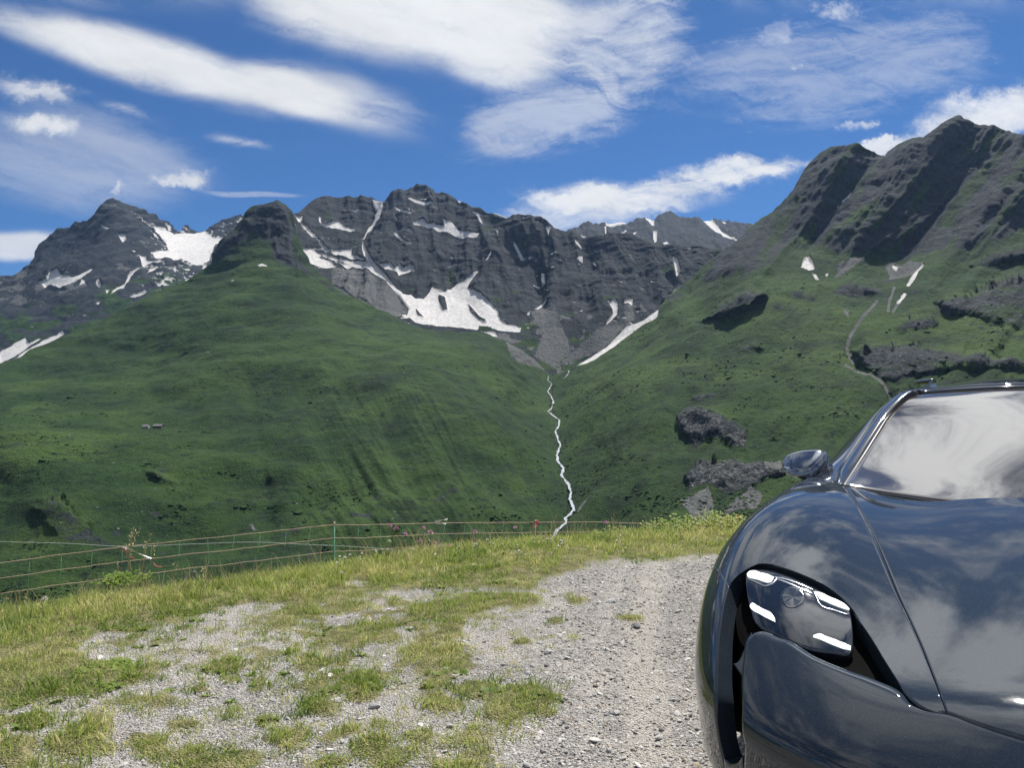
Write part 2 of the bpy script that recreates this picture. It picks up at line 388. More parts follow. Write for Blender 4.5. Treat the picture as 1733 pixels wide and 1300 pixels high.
def landform(name, x0, x1, dx, crest, foot, dpts, dy, relief=(), masks=None, noises=(), mask_noise=None, cliffs=(), x_ext=(), back=320.0, lock=None, crest_noise=0.0):
    xs = np.unique(np.concatenate([np.arange(x0, x1 + .1, dx), np.asarray(x_ext, float)])); yc = interp_line(crest, xs); yf = interp_line(foot, xs)
    if crest_noise:
        yc = yc + crest_noise * fbm(np.stack([xs / 9, 0 * xs + 3.3, 0 * xs], -1), 4)
    nr = int(np.max(yf - yc) / dy) + 2
    v = np.linspace(0, 1, nr)
    X = np.repeat(xs[None], nr, 0); Y = yf[None] + v[:, None] * (yc - yf)[None]
    D = tps_fit(dpts)(X, Y)
    for pts, amp, w in relief:
        D = D - amp * np.exp(-np.sqrt((line_dist(X, Y, pts) / w) ** 2 + .15))
    for pl, k in cliffs:      # steep faces: the slope steps forward towards the top of each cliff, then back on to a ledge
        y1 = max(p[1] for p in pl); y0 = min(p[1] for p in pl); wob = 7 * fbm(np.stack([X / 14, Y / 14, 0 * X], -1), 3)
        D = D - k * (y1 - y0) * D / FPX * sstep(poly_sd(X, Y, pl) + wob, -3, 12) * np.clip((y1 - Y) / (y1 - y0), 0, 1)
    P = to3(X, Y, D)
    # fields
    f = dict(rock=np.zeros_like(X), snow=np.zeros_like(X), scree=np.zeros_like(X), lush=np.zeros_like(X))
    for key, polys, val, soft in masks or ():
        for pl in polys:
            sd = poly_sd(X, Y, pl); m = np.clip(.5 + sd / soft, 0, 1)
            if val >= 0: f[key] = np.maximum(f[key], m * val)
            else: f[key] = f[key] * (1 - m * -val)
    if mask_noise: mask_noise(X, Y, P, f)
    # relief noise along the surface normal
    du = np.gradient(P, axis=1); dv = np.gradient(P, axis=0); N = np.cross(du, dv)
    N /= np.linalg.norm(N, axis=-1, keepdims=True) + 1e-9
    N[(N[..., 1] > 0)] *= -1
    smooth_snow = 1 - .75 * sstep(f['snow'], .35, .7)
    keep = np.ones_like(X)
    if lock is not None: keep = sstep(line_dist(X, Y, lock), 4, 45)
    disp = 0
    for fn in noises: disp = disp + fn(X, Y, P, f)
    P = P + N * (disp * smooth_snow * keep)[..., None]
    # far side, falling away behind the crest
    rows = [P]; L = P[-1]
    for k, (db, dz) in enumerate(((back * .08, -back * .03), (back * .4, -back * .3), (back, -back))):
        q = L.copy(); s = (q[:, 1] + db) / q[:, 1]; q[:, 0] *= s; q[:, 1] *= s; q[:, 2] += dz; rows.append(q[None])
    V = np.concatenate(rows); ext = V.shape[0] - nr
    at = {k: np.concatenate([a, np.repeat(a[-1:], ext, 0)]).ravel() for k, a in f.items()}
    me = new_mesh(name, V.reshape(-1, 3), grid_faces(V.shape[0], V.shape[1]), MAT_TERRAIN, True, at)
    o = obj(name, me); tag(o, kind='structure')
    return o, V
Pn = lambda P, sx, sy, sz, off=0.: np.stack([P[..., 0] / sx + off, P[..., 1] / sy, P[..., 2] / sz], -1)

STREAM = S8([(222, 172), (215, 185), (190, 215), (185, 235), (205, 255), (185, 290), (200, 310), (215, 335), (205, 370), (187, 385), (222, 412), (243, 425), (240, 450), (222, 480), (235, 520), (248, 545), (230, 590), (232, 620), (265, 655), (250, 690), (285, 725), (300, 770), (295, 800), (315, 855), (270, 890), (275, 915), (230, 945), (215, 985)])
SD = [(937, 622, 1760), (932, 660, 1600), (928, 690, 1450), (945, 715, 1330), (942, 770, 1130), (955, 800, 1040), (968, 850, 930), (955, 893, 850), (945, 930, 800)]

# --- the green spur on the left
A_crest = [(-2800, 800), (-1700, 790), (-900, 770), (-320, 765), (-150, 690), (0, 622), (60, 590), (110, 572), (170, 545), (215, 512), (260, 490), (300, 475), (330, 460), (355, 440), (365, 420), (385, 402), (400, 385), (415, 370), (432, 353), (452, 350), (470, 343), (484, 351), (494, 363), (499, 378), (505, 400), (520, 432), (540, 465), (580, 495), (620, 515), (680, 540), (740, 553), (820, 560), (860, 575), (900, 607), (935, 637), (960, 650)]
A_foot = [(-2800, 1290), (-900, 1200), (-320, 1150), (0, 1130), (200, 1110), (480, 1080), (700, 1050), (900, 1025), (960, 1015)]
A_d = [(-900, 1200, 520), (-900, 1000, 600), (-900, 900, 680), (-900, 770, 860), (-1700, 1220, 420), (-1700, 950, 530), (-1700, 790, 680), (-2800, 1290, 330), (-2800, 950, 420), (-2800, 800, 520), (-320, 1150, 600), (0, 1130, 600), (258, 1110, 610), (470, 1080, 630), (700, 1050, 650), (850, 1030, 680), (955, 1015, 700), (-320, 1080, 640), (-320, 900, 800), (-320, 790, 930), (0, 1060, 660), (0, 1010, 700), (0, 920, 790), (0, 850, 880), (0, 780, 960), (0, 724, 1090), (0, 680, 1250), (0, 640, 1480), (0, 622, 1650), (-150, 690, 1400),
       (258, 1030, 660), (258, 900, 810), (258, 820, 915), (258, 760, 1000), (258, 724, 1095), (258, 690, 1230), (258, 640, 1420), (258, 580, 1600), (258, 520, 1800), (258, 490, 1950),
       (470, 1000, 680), (470, 850, 860), (470, 750, 1000), (470, 690, 1150), (470, 620, 1350), (470, 540, 1580), (470, 470, 1780), (470, 400, 1950), (470, 345, 2060), (365, 420, 1990),
       (700, 950, 710), (700, 800, 910), (700, 700, 1080), (700, 620, 1310), (700, 570, 1550), (700, 545, 1750),
       (850, 940, 760), (850, 800, 960), (850, 700, 1190), (850, 640, 1400), (850, 590, 1600), (850, 565, 1750)] + SD
def A_mask(X, Y, P, f):
    n = fbm(Pn(P, 140, 140, 60), 4)
    f['lush'][:] = sstep(n + .5 * np.exp(-((Y - 780) / 60) ** 2) * sstep(X, 460, 200) - .12, .05, .45) * .8 * sstep(Y, 560, 660)
    crag = fbm(Pn(P, 34, 34, 20, 9.), 4)
    low = sstep(Y, 780, 880) * sstep(X, 150, 420)
    f['rock'][:] = np.maximum(f['rock'], sstep(crag + .10 * low, .34, .5) * .55)
def A_noise(X, Y, P, f):
    rib = fbm(np.stack([(X - .62 * (Y - 640)) / 62, (Y + .2 * X) / 420, 0 * X], -1), 4, .5, 2.1)
    right = sstep(X, 430, 650) * sstep(Y, 600, 690) + .06
    z = 27 * fbm(Pn(P, 300, 300, 150), 3) + 8 * fbm(Pn(P, 100, 100, 36, 6.), 3) + 14 * rib * right + 2.6 * fbm(Pn(P, 46, 46, 22, 4.), 4)
    band = 2.2 * fbm(np.stack([P[..., 0] / 190, P[..., 1] / 190, P[..., 2] / 20], -1), 3) * (1 - .7 * right)
    rk = sstep(f['rock'], .6, .85) * 9 * fbm(Pn(P, 40, 40, 34, 2.), 4, .5, 2.1, True)
    return z + band + rk
terr = {}
terr['A'] = landform('green_hill', -320, 960, 1.75, A_crest, A_foot, A_d, 1.9, x_ext=np.linspace(-2800, -325, 160), relief=[
    ([(470, 350), (440, 400), (400, 470), (300, 560), (150, 640)], 30, 40),
    ([(590, 640), (640, 740), (690, 830)], 26, 26), ([(700, 620), (760, 720), (800, 830)], 26, 30), ([(805, 610), (850, 700), (880, 800)], 22, 28),
    ([(420, 640), (440, 760), (455, 900)], -16, 14)],
    masks=[('rock', [S4([(1000, 390), (1020, 330), (1110, 250), (1150, 190), (1190, 180), (1240, 130), (1320, 105), (1375, 180), (1400, 230), (1390, 300), (1400, 380), (1500, 470), (1640, 560), (1560, 530), (1380, 420), (1300, 380), (1270, 300), (1200, 260), (1100, 340)])], .9, 22),
           ('rock', [S7([(150, 730), (200, 680), (290, 670), (350, 740), (440, 790), (510, 850), (540, 890), (430, 900), (300, 900), (250, 860), (200, 800)]), S7([(680, 550), (760, 540), (860, 600), (850, 640), (760, 610)])], .52, 22),
           ('snow', [S4([(1215, 410), (1240, 403), (1265, 416), (1225, 420)]), S4([(1085, 489), (1108, 487), (1100, 497)]), S4([(1090, 438), (1105, 436), (1100, 443)])], 1, 5),
           ('scree', [S5([(820, 750), (900, 815), (1040, 900), (1070, 925), (1040, 930), (900, 865), (840, 800)]), S7([(1165, 768), (1195, 765), (1225, 800), (1200, 800)])], .8, 10)],
    crest_noise=1.3, noises=[A_noise], mask_noise=A_mask, cliffs=[(S7([(150, 730), (200, 680), (290, 670), (350, 740), (440, 790), (510, 850), (540, 890), (430, 900), (300, 900), (250, 860), (200, 800)]), .35), (S7([(680, 550), (760, 540), (860, 600), (850, 640), (760, 610)]), .8)], lock=STREAM)

# --- the rock wall of the cirque with its snowfields
B_crest = [(470, 372), (490, 366), (497, 363), (506, 360), (515, 350), (530, 338), (560, 335), (600, 333), (632, 332), (642, 338), (648, 341), (655, 327), (662, 321), (672, 318), (682, 319), (694, 316), (705, 311), (716, 315), (730, 322), (745, 326), (760, 333), (780, 341), (800, 350), (830, 358), (855, 366), (880, 366), (900, 368), (915, 373), (930, 380), (948, 385), (965, 392), (985, 400), (1010, 402), (1060, 400), (1100, 412), (1150, 420), (1200, 425), (1290, 432)]
B_foot = [(470, 440), (540, 520), (600, 560), (700, 590), (820, 610), (900, 650), (950, 665), (1000, 655), (1100, 590), (1150, 550), (1220, 490), (1290, 470)]
B_d = [(480, 420, 2160), (480, 345, 2330), (560, 520, 2080), (560, 470, 2280), (560, 400, 2480), (560, 335, 2660), (650, 565, 1930), (650, 520, 2100), (650, 460, 2300), (650, 400, 2470), (650, 325, 2660),
       (705, 585, 1880), (705, 545, 2000), (705, 500, 2190), (705, 420, 2450), (705, 312, 2720), (800, 600, 1850), (800, 555, 1980), (800, 500, 2180), (800, 430, 2360), (800, 350, 2580),
       (900, 645, 1750), (900, 600, 1860), (900, 550, 2000), (900, 480, 2170), (900, 368, 2420), (950, 665, 1760), (1000, 650, 1780), (1000, 600, 1880), (1000, 540, 2010), (1000, 460, 2180), (1000, 400, 2320),
       (1100, 585, 1850), (1100, 530, 1980), (1100, 470, 2130), (1100, 412, 2270), (1200, 500, 1990), (1200, 425, 2180), (1290, 470, 2000), (1290, 430, 2100)]
SNOW_B = [S5(p) for p in (
    [(195, 100), (243, 115), (240, 140), (225, 190), (205, 225), (185, 260), (165, 290), (150, 300), (175, 250), (200, 205), (215, 160), (200, 120)],
    [(385, 220), (430, 205), (450, 225), (540, 235), (535, 205), (575, 215), (600, 250), (640, 262), (700, 262), (690, 280), (640, 295), (600, 285), (560, 268), (500, 262), (440, 240), (390, 240)],
    [(0, 350), (60, 350), (100, 345), (95, 370), (160, 395), (190, 420), (240, 455), (220, 468), (150, 430), (100, 415), (0, 395)],
    [(20, 405), (100, 425), (160, 435), (230, 470), (300, 520), (340, 540), (330, 560), (280, 520), (220, 470), (150, 440), (30, 415)],
    [(150, 310), (165, 340), (185, 380), (205, 410), (240, 450), (270, 490), (310, 525), (250, 490), (195, 430), (160, 380), (150, 350)],
    [(235, 425), (280, 418), (300, 440), (320, 420), (340, 440), (385, 428), (395, 455), (350, 465), (320, 470), (310, 450), (260, 450)],
    [(300, 520), (340, 545), (380, 548), (400, 570), (440, 575), (480, 525), (540, 545), (590, 510), (640, 490), (690, 445), (700, 445), (660, 500), (650, 530), (690, 550), (740, 590), (790, 640), (800, 680), (830, 700), (870, 705), (900, 715), (895, 735), (850, 735), (790, 730), (740, 715), (690, 725), (620, 715), (560, 710), (500, 710), (440, 700), (400, 690), (360, 655), (370, 620), (350, 590)],
    [(0, 518), (60, 545), (130, 588), (200, 623), (260, 650), (250, 658), (180, 628), (110, 592), (40, 548), (0, 532)], [(330, 648), (350, 645), (375, 668), (350, 668)],
    [(365, 95), (430, 115), (480, 128), (482, 139), (420, 126), (370, 106)], [(300, 140), (340, 158), (380, 170), (380, 178), (345, 172), (308, 152)],
    [(455, 358), (482, 380), (470, 385)], [(385, 305), (414, 332), (402, 330)], [(298, 265), (318, 270), (345, 322), (330, 318)], [(300, 180), (318, 205), (310, 205)],
    [(570, 383), (588, 386), (586, 398), (571, 396)], [(863, 303), (877, 320), (917, 387), (903, 390), (888, 362), (866, 325)], [(985, 450), (1002, 450), (1006, 500), (991, 502), (987, 475)],
    [(1163, 378), (1192, 370), (1195, 407), (1178, 398)], [(1228, 388), (1257, 413), (1246, 414)], [(1150, 293), (1187, 325), (1188, 340), (1158, 316)], [(1020, 238), (1042, 238), (1029, 278)],
    [(668, 162), (697, 168), (717, 220), (700, 204), (690, 180)], [(758, 156), (830, 178), (828, 192), (770, 174)], [(775, 240), (790, 250), (790, 270)], [(600, 110), (625, 108), (605, 126)], [(655, 120), (672, 125), (665, 140)],
    [(965, 627), (1025, 582), (1026, 592), (980, 628)], [(925, 657), (941, 638), (941, 655)], [(730, 385), (760, 345), (758, 360), (735, 392)],
    [(1310, 600), (1340, 580), (1353, 600), (1354, 650), (1322, 686), (1301, 702), (1308, 680), (1335, 650), (1328, 625)], [(1384, 583), (1426, 582), (1424, 612), (1405, 595), (1390, 602)],
    [(1170, 895), (1185, 878), (1290, 818), (1340, 768), (1400, 708), (1480, 678), (1545, 627), (1557, 630), (1547, 662), (1480, 708), (1420, 745), (1340, 805), (1290, 838), (1210, 882)],
    [(1598, 592), (1640, 518), (1667, 535), (1642, 565)], [(1620, 376), (1642, 395), (1657, 465), (1640, 497), (1630, 440)], [(710, 735), (775, 735), (790, 760), (770, 758), (740, 745)],
    [(340, 255), (370, 255), (385, 285), (360, 272)], [(455, 70), (468, 85), (485, 120), (470, 100)])] + [S4(p) for p in (
    [(1385, 180), (1420, 190), (1415, 215), (1470, 265), (1520, 330), (1560, 360), (1610, 375), (1660, 345), (1665, 375), (1733, 400), (1733, 440), (1640, 410), (1560, 385), (1490, 375), (1440, 345), (1400, 340), (1480, 340), (1520, 345), (1460, 280), (1420, 230)],
    [(1300, 190), (1330, 195), (1355, 230), (1330, 232)], [(1320, 315), (1345, 325), (1440, 345), (1500, 375), (1560, 400), (1590, 430), (1540, 432), (1450, 405), (1390, 385), (1360, 350)], [(1590, 405), (1733, 425), (1733, 440), (1640, 435)],
    [(1510, 225), (1540, 230), (1600, 215), (1640, 240), (1680, 250), (1680, 264), (1590, 257), (1530, 245)], [(1505, 190), (1515, 195), (1515, 222), (1507, 218)], [(1640, 160), (1690, 158), (1690, 170)],
    [(1455, 448), (1490, 478), (1537, 530), (1525, 534), (1480, 497)], [(1595, 532), (1660, 568), (1740, 603), (1740, 624), (1660, 588)])]
HOLES_B = [S5([(508, 558), (540, 570), (552, 630), (530, 637), (510, 590)]), S5([(400, 625), (442, 667), (408, 657)]), S5([(700, 705), (760, 715), (740, 735), (700, 725)]), S5([(650, 600), (700, 660), (740, 690), (700, 680), (660, 640)]), S4([(1480, 345), (1560, 362), (1640, 385), (1733, 405), (1733, 412), (1600, 390), (1500, 362)])]
def B_mask(X, Y, P, f):
    f['rock'][:] = 1
    g = fbm(Pn(P, 90, 90, 50, 3.), 4)
    low = sstep(Y, 490, 580)
    f['rock'][:] = 1 - .8 * sstep(g + .35 * low, .28, .5) * sstep(f['snow'], .5, .2)
    f['scree'][:] = np.maximum(f['scree'], .62 * sstep(fbm(Pn(P, 45, 45, 30, 8.), 3) + .25 * low, .3, .5))
    # thin drifts caught on the ledges
    dr = fbm(np.stack([P[..., 0] / 26, P[..., 1] / 26, (P[..., 2] + .25 * P[..., 0]) / 9], -1), 4)
    f['snow'][:] = np.maximum(f['snow'], .60 * sstep(dr + .5 * fbm(Pn(P, 150, 150, 150, 5.), 2), .37, .56))
def B_noise(X, Y, P, f):
    rib = fbm(np.stack([P[..., 0] / 75 + .12 * P[..., 2] / 75, P[..., 2] / 420, P[..., 1] / 300], -1), 5, .42, 2.1, True)
    led = fbm(Pn(P, 120, 120, 16, 1.), 3)
    low = 1 - .75 * sstep(Y, 500, 580)
    return low * (18 * (rib - .25) + 26 * fbm(np.stack([P[..., 0] / 190, P[..., 2] / 300, P[..., 1] / 300 + 5], -1), 3) + 5 * led + 2.5 * fbm(Pn(P, 22, 22, 22), 3, .5))
terr['B'] = landform('cirque_mountain', 470, 1290, 1.75, B_crest, B_foot, B_d, 1.6, relief=[
    ([(705, 312), (690, 400), (640, 470), (600, 500)], 60, 28), ([(855, 366), (815, 440), (800, 500)], 70, 34), ([(945, 385), (935, 470), (920, 540)], 60, 30), ([(1060, 400), (1040, 480), (1010, 560)], 70, 34),
    ([(642, 338), (620, 410)], -70, 14), ([(870, 410), (910, 470), (920, 520)], -50, 14), ([(812, 465), (790, 510)], -40, 16), ([(1000, 420), (975, 500)], -50, 16), ([(1130, 440), (1100, 500)], -40, 16)],
    masks=[('snow', SNOW_B, 1, 4.5), ('snow', HOLES_B, -1, 4),
           ('scree', [S5([(0, 420), (200, 470), (320, 540), (370, 600), (360, 650), (250, 650), (100, 590), (0, 520)]), S5([(940, 640), (1040, 600), (1120, 760), (1140, 830), (1050, 910), (960, 850), (1000, 740)]), S5([(1240, 740), (1320, 690), (1350, 700), (1400, 700), (1290, 820), (1100, 890), (1080, 880)]), S5([(1385, 600), (1430, 600), (1440, 680), (1390, 700)])], .85, 16)],
    noises=[B_noise], mask_noise=B_mask, crest_noise=2.2)

# --- the dark mountain on the right
C_crest = [(935, 637), (965, 625), (1000, 605), (1050, 575), (1100, 545), (1132, 510), (1160, 482), (1200, 450), (1230, 425), (1255, 400), (1275, 380), (1300, 362), (1325, 340), (1345, 320), (1358, 297), (1372, 278), (1390, 260), (1405, 252), (1420, 249), (1450, 252), (1480, 256), (1497, 263), (1508, 256), (1522, 248), (1536, 240), (1547, 236), (1560, 240), (1575, 233), (1590, 222), (1604, 212), (1620, 203), (1634, 207), (1650, 213), (1690, 228), (1733, 241), (1850, 290), (2010, 340), (2400, 450), (3000, 520), (3800, 600), (4600, 660)]
C_foot = [(935, 1015), (1000, 1015), (1150, 1015), (1260, 1015), (1400, 1010), (2010, 1020), (3000, 1100), (4600, 1250)]
C_d = SD + [(955, 1015, 700), (1050, 1015, 670), (1150, 1015, 630), (1250, 1015, 610), (1400, 1010, 600), (1600, 1015, 585), (1800, 1015, 575), (2010, 1020, 550), (2500, 1050, 480), (2500, 800, 620), (2500, 600, 800), (2500, 465, 1080), (3200, 1110, 400), (3200, 850, 480), (3200, 650, 640), (3200, 540, 800), (4600, 1250, 280), (4600, 900, 370), (4600, 660, 520),(1050, 935, 740), (1050, 800, 920), (1050, 700, 1120), (1050, 620, 1420), (1000, 605, 1700), (1050, 575, 1750), (1150, 920, 690), (1150, 800, 850), (1150, 700, 1030), (1150, 600, 1270), (1150, 530, 1550), (1150, 490, 1800),
      (1250, 910, 670), (1250, 800, 810), (1250, 700, 970), (1250, 600, 1180), (1250, 500, 1430), (1250, 430, 1650), (1260, 395, 1780), (1400, 880, 660), (1400, 750, 830), (1400, 640, 1010), (1400, 560, 1180), (1400, 500, 1340), (1400, 450, 1500), (1400, 350, 1650), (1420, 250, 1780),
      (1600, 880, 650), (1600, 650, 930), (1600, 560, 1100), (1600, 480, 1290), (1600, 400, 1450), (1600, 300, 1580), (1620, 205, 1700), (1800, 880, 640), (1800, 650, 900), (1800, 500, 1150), (1800, 400, 1330), (1800, 265, 1560), (2010, 900, 600), (2010, 600, 860), (2010, 420, 1180), (2010, 340, 1350)]
CRAGS = [S8([(785, 450), (800, 400), (850, 370), (930, 375), (1020, 400), (1030, 430), (1140, 450), (1150, 490), (1130, 550), (1070, 555), (1030, 520), (950, 500), (900, 530), (850, 550), (835, 500)]), S8([(860, 310), (920, 285), (990, 300), (960, 335), (880, 340)]), S8([(830, 690), (900, 610), (1000, 590), (1200, 600), (1310, 620), (1310, 700), (1200, 740), (1100, 760), (950, 750), (850, 760)])]
CLIFFS = [S6(p) for p in ([(310, 860), (430, 790), (520, 800), (515, 840), (450, 890), (330, 930), (220, 950), (90, 1020), (80, 1000), (200, 930)], [(555, 820), (640, 800), (740, 820), (740, 850), (640, 860), (560, 845)], [(480, 880), (560, 865), (650, 875), (640, 910), (560, 920), (490, 900)],
    [(800, 820), (870, 780), (960, 790), (1030, 800), (1030, 830), (900, 860), (820, 850)], [(570, 960), (660, 940), (740, 950), (700, 985), (600, 990)], [(1260, 880), (1400, 830), (1500, 760), (1640, 720), (1800, 700), (1800, 1000), (1640, 1000), (1500, 980), (1400, 930), (1300, 930)],
    [(900, 1080), (960, 1030), (1100, 1040), (1300, 1060), (1500, 1100), (1640, 1130), (1900, 1130), (1900, 1200), (1640, 1180), (1400, 1170), (1150, 1200), (1050, 1240), (960, 1180)], [(1060, 980), (1150, 930), (1260, 950), (1250, 1000), (1100, 1010)], [(370, 1050), (450, 1015), (515, 1040), (500, 1065), (380, 1095)],
    [(1400, 700), (1500, 650), (1646, 600), (1750, 590), (1750, 650), (1560, 700), (1450, 730)])]
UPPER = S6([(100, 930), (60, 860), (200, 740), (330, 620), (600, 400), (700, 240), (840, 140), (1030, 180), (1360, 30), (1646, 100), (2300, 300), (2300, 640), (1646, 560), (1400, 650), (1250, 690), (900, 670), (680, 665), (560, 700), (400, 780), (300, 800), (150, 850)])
SNOW_C = [S6(p) for p in ([(663, 718), (675, 680), (695, 673), (715, 690), (725, 720), (700, 728)], [(712, 735), (730, 740), (748, 762), (725, 755)], [(768, 738), (785, 733), (780, 748)], [(1065, 695), (1090, 705), (1085, 724), (1068, 712)], [(1128, 792), (1170, 730), (1205, 703), (1213, 710), (1180, 748), (1142, 797)],
    [(1085, 880), (1120, 823), (1131, 830), (1098, 880)], [(1008, 250), (1035, 212), (1042, 222), (1020, 252)], [(930, 313), (955, 308), (945, 324)], [(843, 415), (885, 376), (887, 387), (850, 427)], [(822, 436), (832, 436), (828, 448)], [(0, 920), (45, 893), (35, 927), (0, 947)])] + SNOW_B[32:33]
def C_mask(X, Y, P, f):
    n = fbm(Pn(P, 130, 130, 60), 4)
    f['lush'][:] = sstep(n - .02 + .25 * sstep(Y, 480, 560) * sstep(Y, 700, 600), .05, .5) * .75 * sstep(Y, 430, 500)
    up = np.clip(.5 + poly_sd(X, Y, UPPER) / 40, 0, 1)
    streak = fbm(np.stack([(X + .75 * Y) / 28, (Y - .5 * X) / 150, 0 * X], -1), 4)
    f['rock'][:] = np.maximum(f['rock'], up * sstep(streak, -.75, .30) * .84)  # real rock, spread wider so its dark colour also carries the backlit slope's shade
    crag = fbm(Pn(P, 40, 40, 18, 9.), 4)
    f['rock'][:] = np.maximum(f['rock'], sstep(crag + .12 * sstep(X, 1350, 1600), .34, .5) * .55)
    for pts, w, a in ((S6([(1075, 800), (1060, 850), (1050, 920)]), 4, .8), (S6([(1000, 870), (930, 940), (880, 1010), (870, 1060), (895, 1120)]), 5, .75), (S6([(860, 1130), (940, 1190), (1030, 1250), (1090, 1300)]), 4, .8), (S6([(1130, 830), (1090, 890), (1070, 920)]), 3, .8)):
        f['scree'][:] = np.maximum(f['scree'], a * sstep(line_dist(X, Y, pts), w, w * .3))
def C_noise(X, Y, P, f):
    up = np.clip(.5 + poly_sd(X, Y, UPPER) / 60, 0, 1)
    rib = fbm(np.stack([(X + .85 * Y) / 62, (Y - .7 * X) / 330, 0 * X + 3], -1), 4, .42, 2.1, True)
    z = 14 * fbm(Pn(P, 230, 230, 110), 3) + 3 * fbm(Pn(P, 90, 90, 40, 3.), 3) + 22 * up * (rib - .2) + 3.2 * fbm(Pn(P, 40, 40, 24, 4.), 4) + up * 4 * fbm(Pn(P, 16, 16, 16, 2.), 3)
    dia = 14 * (1 - up) * fbm(np.stack([(X + .9 * Y) / 60, (Y - .6 * X) / 300, 0 * X], -1), 4)
    cl = 0
    cr = 0
    for p in CRAGS: cr = np.maximum(cr, sstep(poly_sd(X, Y, p), -4, 6))
    rk = (cr * 6 + sstep(f['rock'], .7, .9) * (1 - up) * 7) * fbm(Pn(P, 34, 34, 40, 2.), 4, .55, 2.1, True)
    return z + dia + cl + rk
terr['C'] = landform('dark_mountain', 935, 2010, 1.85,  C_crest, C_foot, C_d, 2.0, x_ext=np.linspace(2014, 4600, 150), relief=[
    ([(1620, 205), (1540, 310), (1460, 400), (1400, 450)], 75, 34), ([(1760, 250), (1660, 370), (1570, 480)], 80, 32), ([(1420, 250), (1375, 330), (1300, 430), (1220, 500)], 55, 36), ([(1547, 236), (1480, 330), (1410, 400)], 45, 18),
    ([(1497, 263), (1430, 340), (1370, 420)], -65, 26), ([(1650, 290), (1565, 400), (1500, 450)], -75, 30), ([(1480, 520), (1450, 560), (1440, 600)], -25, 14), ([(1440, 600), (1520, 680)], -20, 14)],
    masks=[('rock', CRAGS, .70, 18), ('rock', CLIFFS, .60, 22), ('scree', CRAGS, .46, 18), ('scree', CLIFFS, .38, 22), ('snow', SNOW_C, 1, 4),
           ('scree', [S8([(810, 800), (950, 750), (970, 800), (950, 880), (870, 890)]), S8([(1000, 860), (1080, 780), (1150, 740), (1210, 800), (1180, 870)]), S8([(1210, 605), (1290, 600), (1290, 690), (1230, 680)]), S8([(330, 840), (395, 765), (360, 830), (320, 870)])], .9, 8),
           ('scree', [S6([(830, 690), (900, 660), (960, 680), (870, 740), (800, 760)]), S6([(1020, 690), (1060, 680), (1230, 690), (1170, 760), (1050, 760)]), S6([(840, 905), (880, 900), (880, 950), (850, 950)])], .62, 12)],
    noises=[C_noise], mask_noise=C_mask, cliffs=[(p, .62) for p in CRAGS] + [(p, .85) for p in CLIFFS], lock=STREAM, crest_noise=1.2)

# --- the snowy peak far left and the ridge far behind
D_crest = [(-260, 560), (-60, 485), (0, 472), (20, 466), (35, 462), (48, 446), (60, 430), (72, 416), (85, 405), (98, 391), (120, 384), (135, 380), (150, 375), (158, 366), (165, 360), (175, 350), (185, 342), (192, 338), (200, 339), (212, 342), (225, 348), (238, 355), (250, 362), (265, 371), (280, 378), (295, 388), (305, 391), (309, 386), (314, 384), (322, 387), (335, 393), (350, 391), (370, 379), (395, 370), (406, 367), (415, 372), (440, 390)]
D_foot = [(-260, 720), (0, 660), (100, 610), (215, 550), (330, 500), (440, 470)]
D_d = [(-260, 720, 2500), (-260, 560, 3000), (-60, 485, 3350), (0, 660, 2550), (0, 560, 2900), (0, 500, 3200), (0, 472, 3400), (100, 610, 2700), (100, 520, 3050), (100, 460, 3300), (98, 392, 3600), (200, 560, 2850), (200, 480, 3200), (200, 420, 3450), (196, 339, 3700), (260, 400, 3650), (300, 500, 3100), (300, 440, 3500), (305, 390, 3850), (360, 440, 3500), (400, 480, 3300), (350, 392, 3950), (400, 368, 4050), (440, 390, 4050)]
SNOW_D = [S4(p) for p in ([(615, 155), (650, 190), (700, 230), (760, 245), (830, 262), (870, 264), (920, 264), (975, 258), (1005, 285), (1040, 295), (1040, 310), (1020, 320), (1010, 360), (985, 395), (950, 418), (880, 410), (800, 395), (740, 390), (710, 365), (760, 350), (800, 355), (780, 300), (720, 250), (660, 205)],
    [(640, 138), (717, 173), (705, 182)], [(760, 215), (820, 250), (800, 252)], [(555, 275), (590, 275), (597, 300), (580, 318)], [(660, 378), (690, 380), (695, 400), (740, 405), (780, 410), (740, 418), (700, 410), (680, 430), (650, 455), (620, 475), (600, 510), (590, 540), (560, 545), (525, 570), (550, 530), (590, 505), (610, 470), (650, 445), (675, 425)],
    [(690, 475), (710, 440), (760, 428), (830, 440), (850, 450), (780, 445), (720, 450)], [(185, 505), (230, 490), (250, 455), (280, 445), (290, 465), (340, 475), (380, 455), (435, 428), (430, 440), (370, 480), (285, 525), (245, 518), (215, 530)], [(370, 520), (385, 480), (400, 490), (415, 525), (395, 510)], [(455, 510), (470, 490), (485, 530), (470, 530)],
    [(500, 540), (522, 540), (510, 562)], [(700, 485), (740, 480), (740, 490)], [(780, 490), (800, 483), (822, 492), (790, 498)], [(590, 580), (640, 565), (700, 542), (698, 552), (640, 575)], [(395, 655), (412, 655), (402, 663)], [(455, 605), (480, 597), (470, 610)], [(0, 835), (60, 795), (120, 762), (140, 790), (190, 765), (190, 775), (140, 800), (100, 840), (40, 870), (0, 885)],
    [(45, 895), (120, 830), (200, 780), (300, 735), (308, 740), (270, 775), (190, 825), (110, 865), (50, 900)], [(470, 220), (520, 245), (515, 255), (480, 235)])]
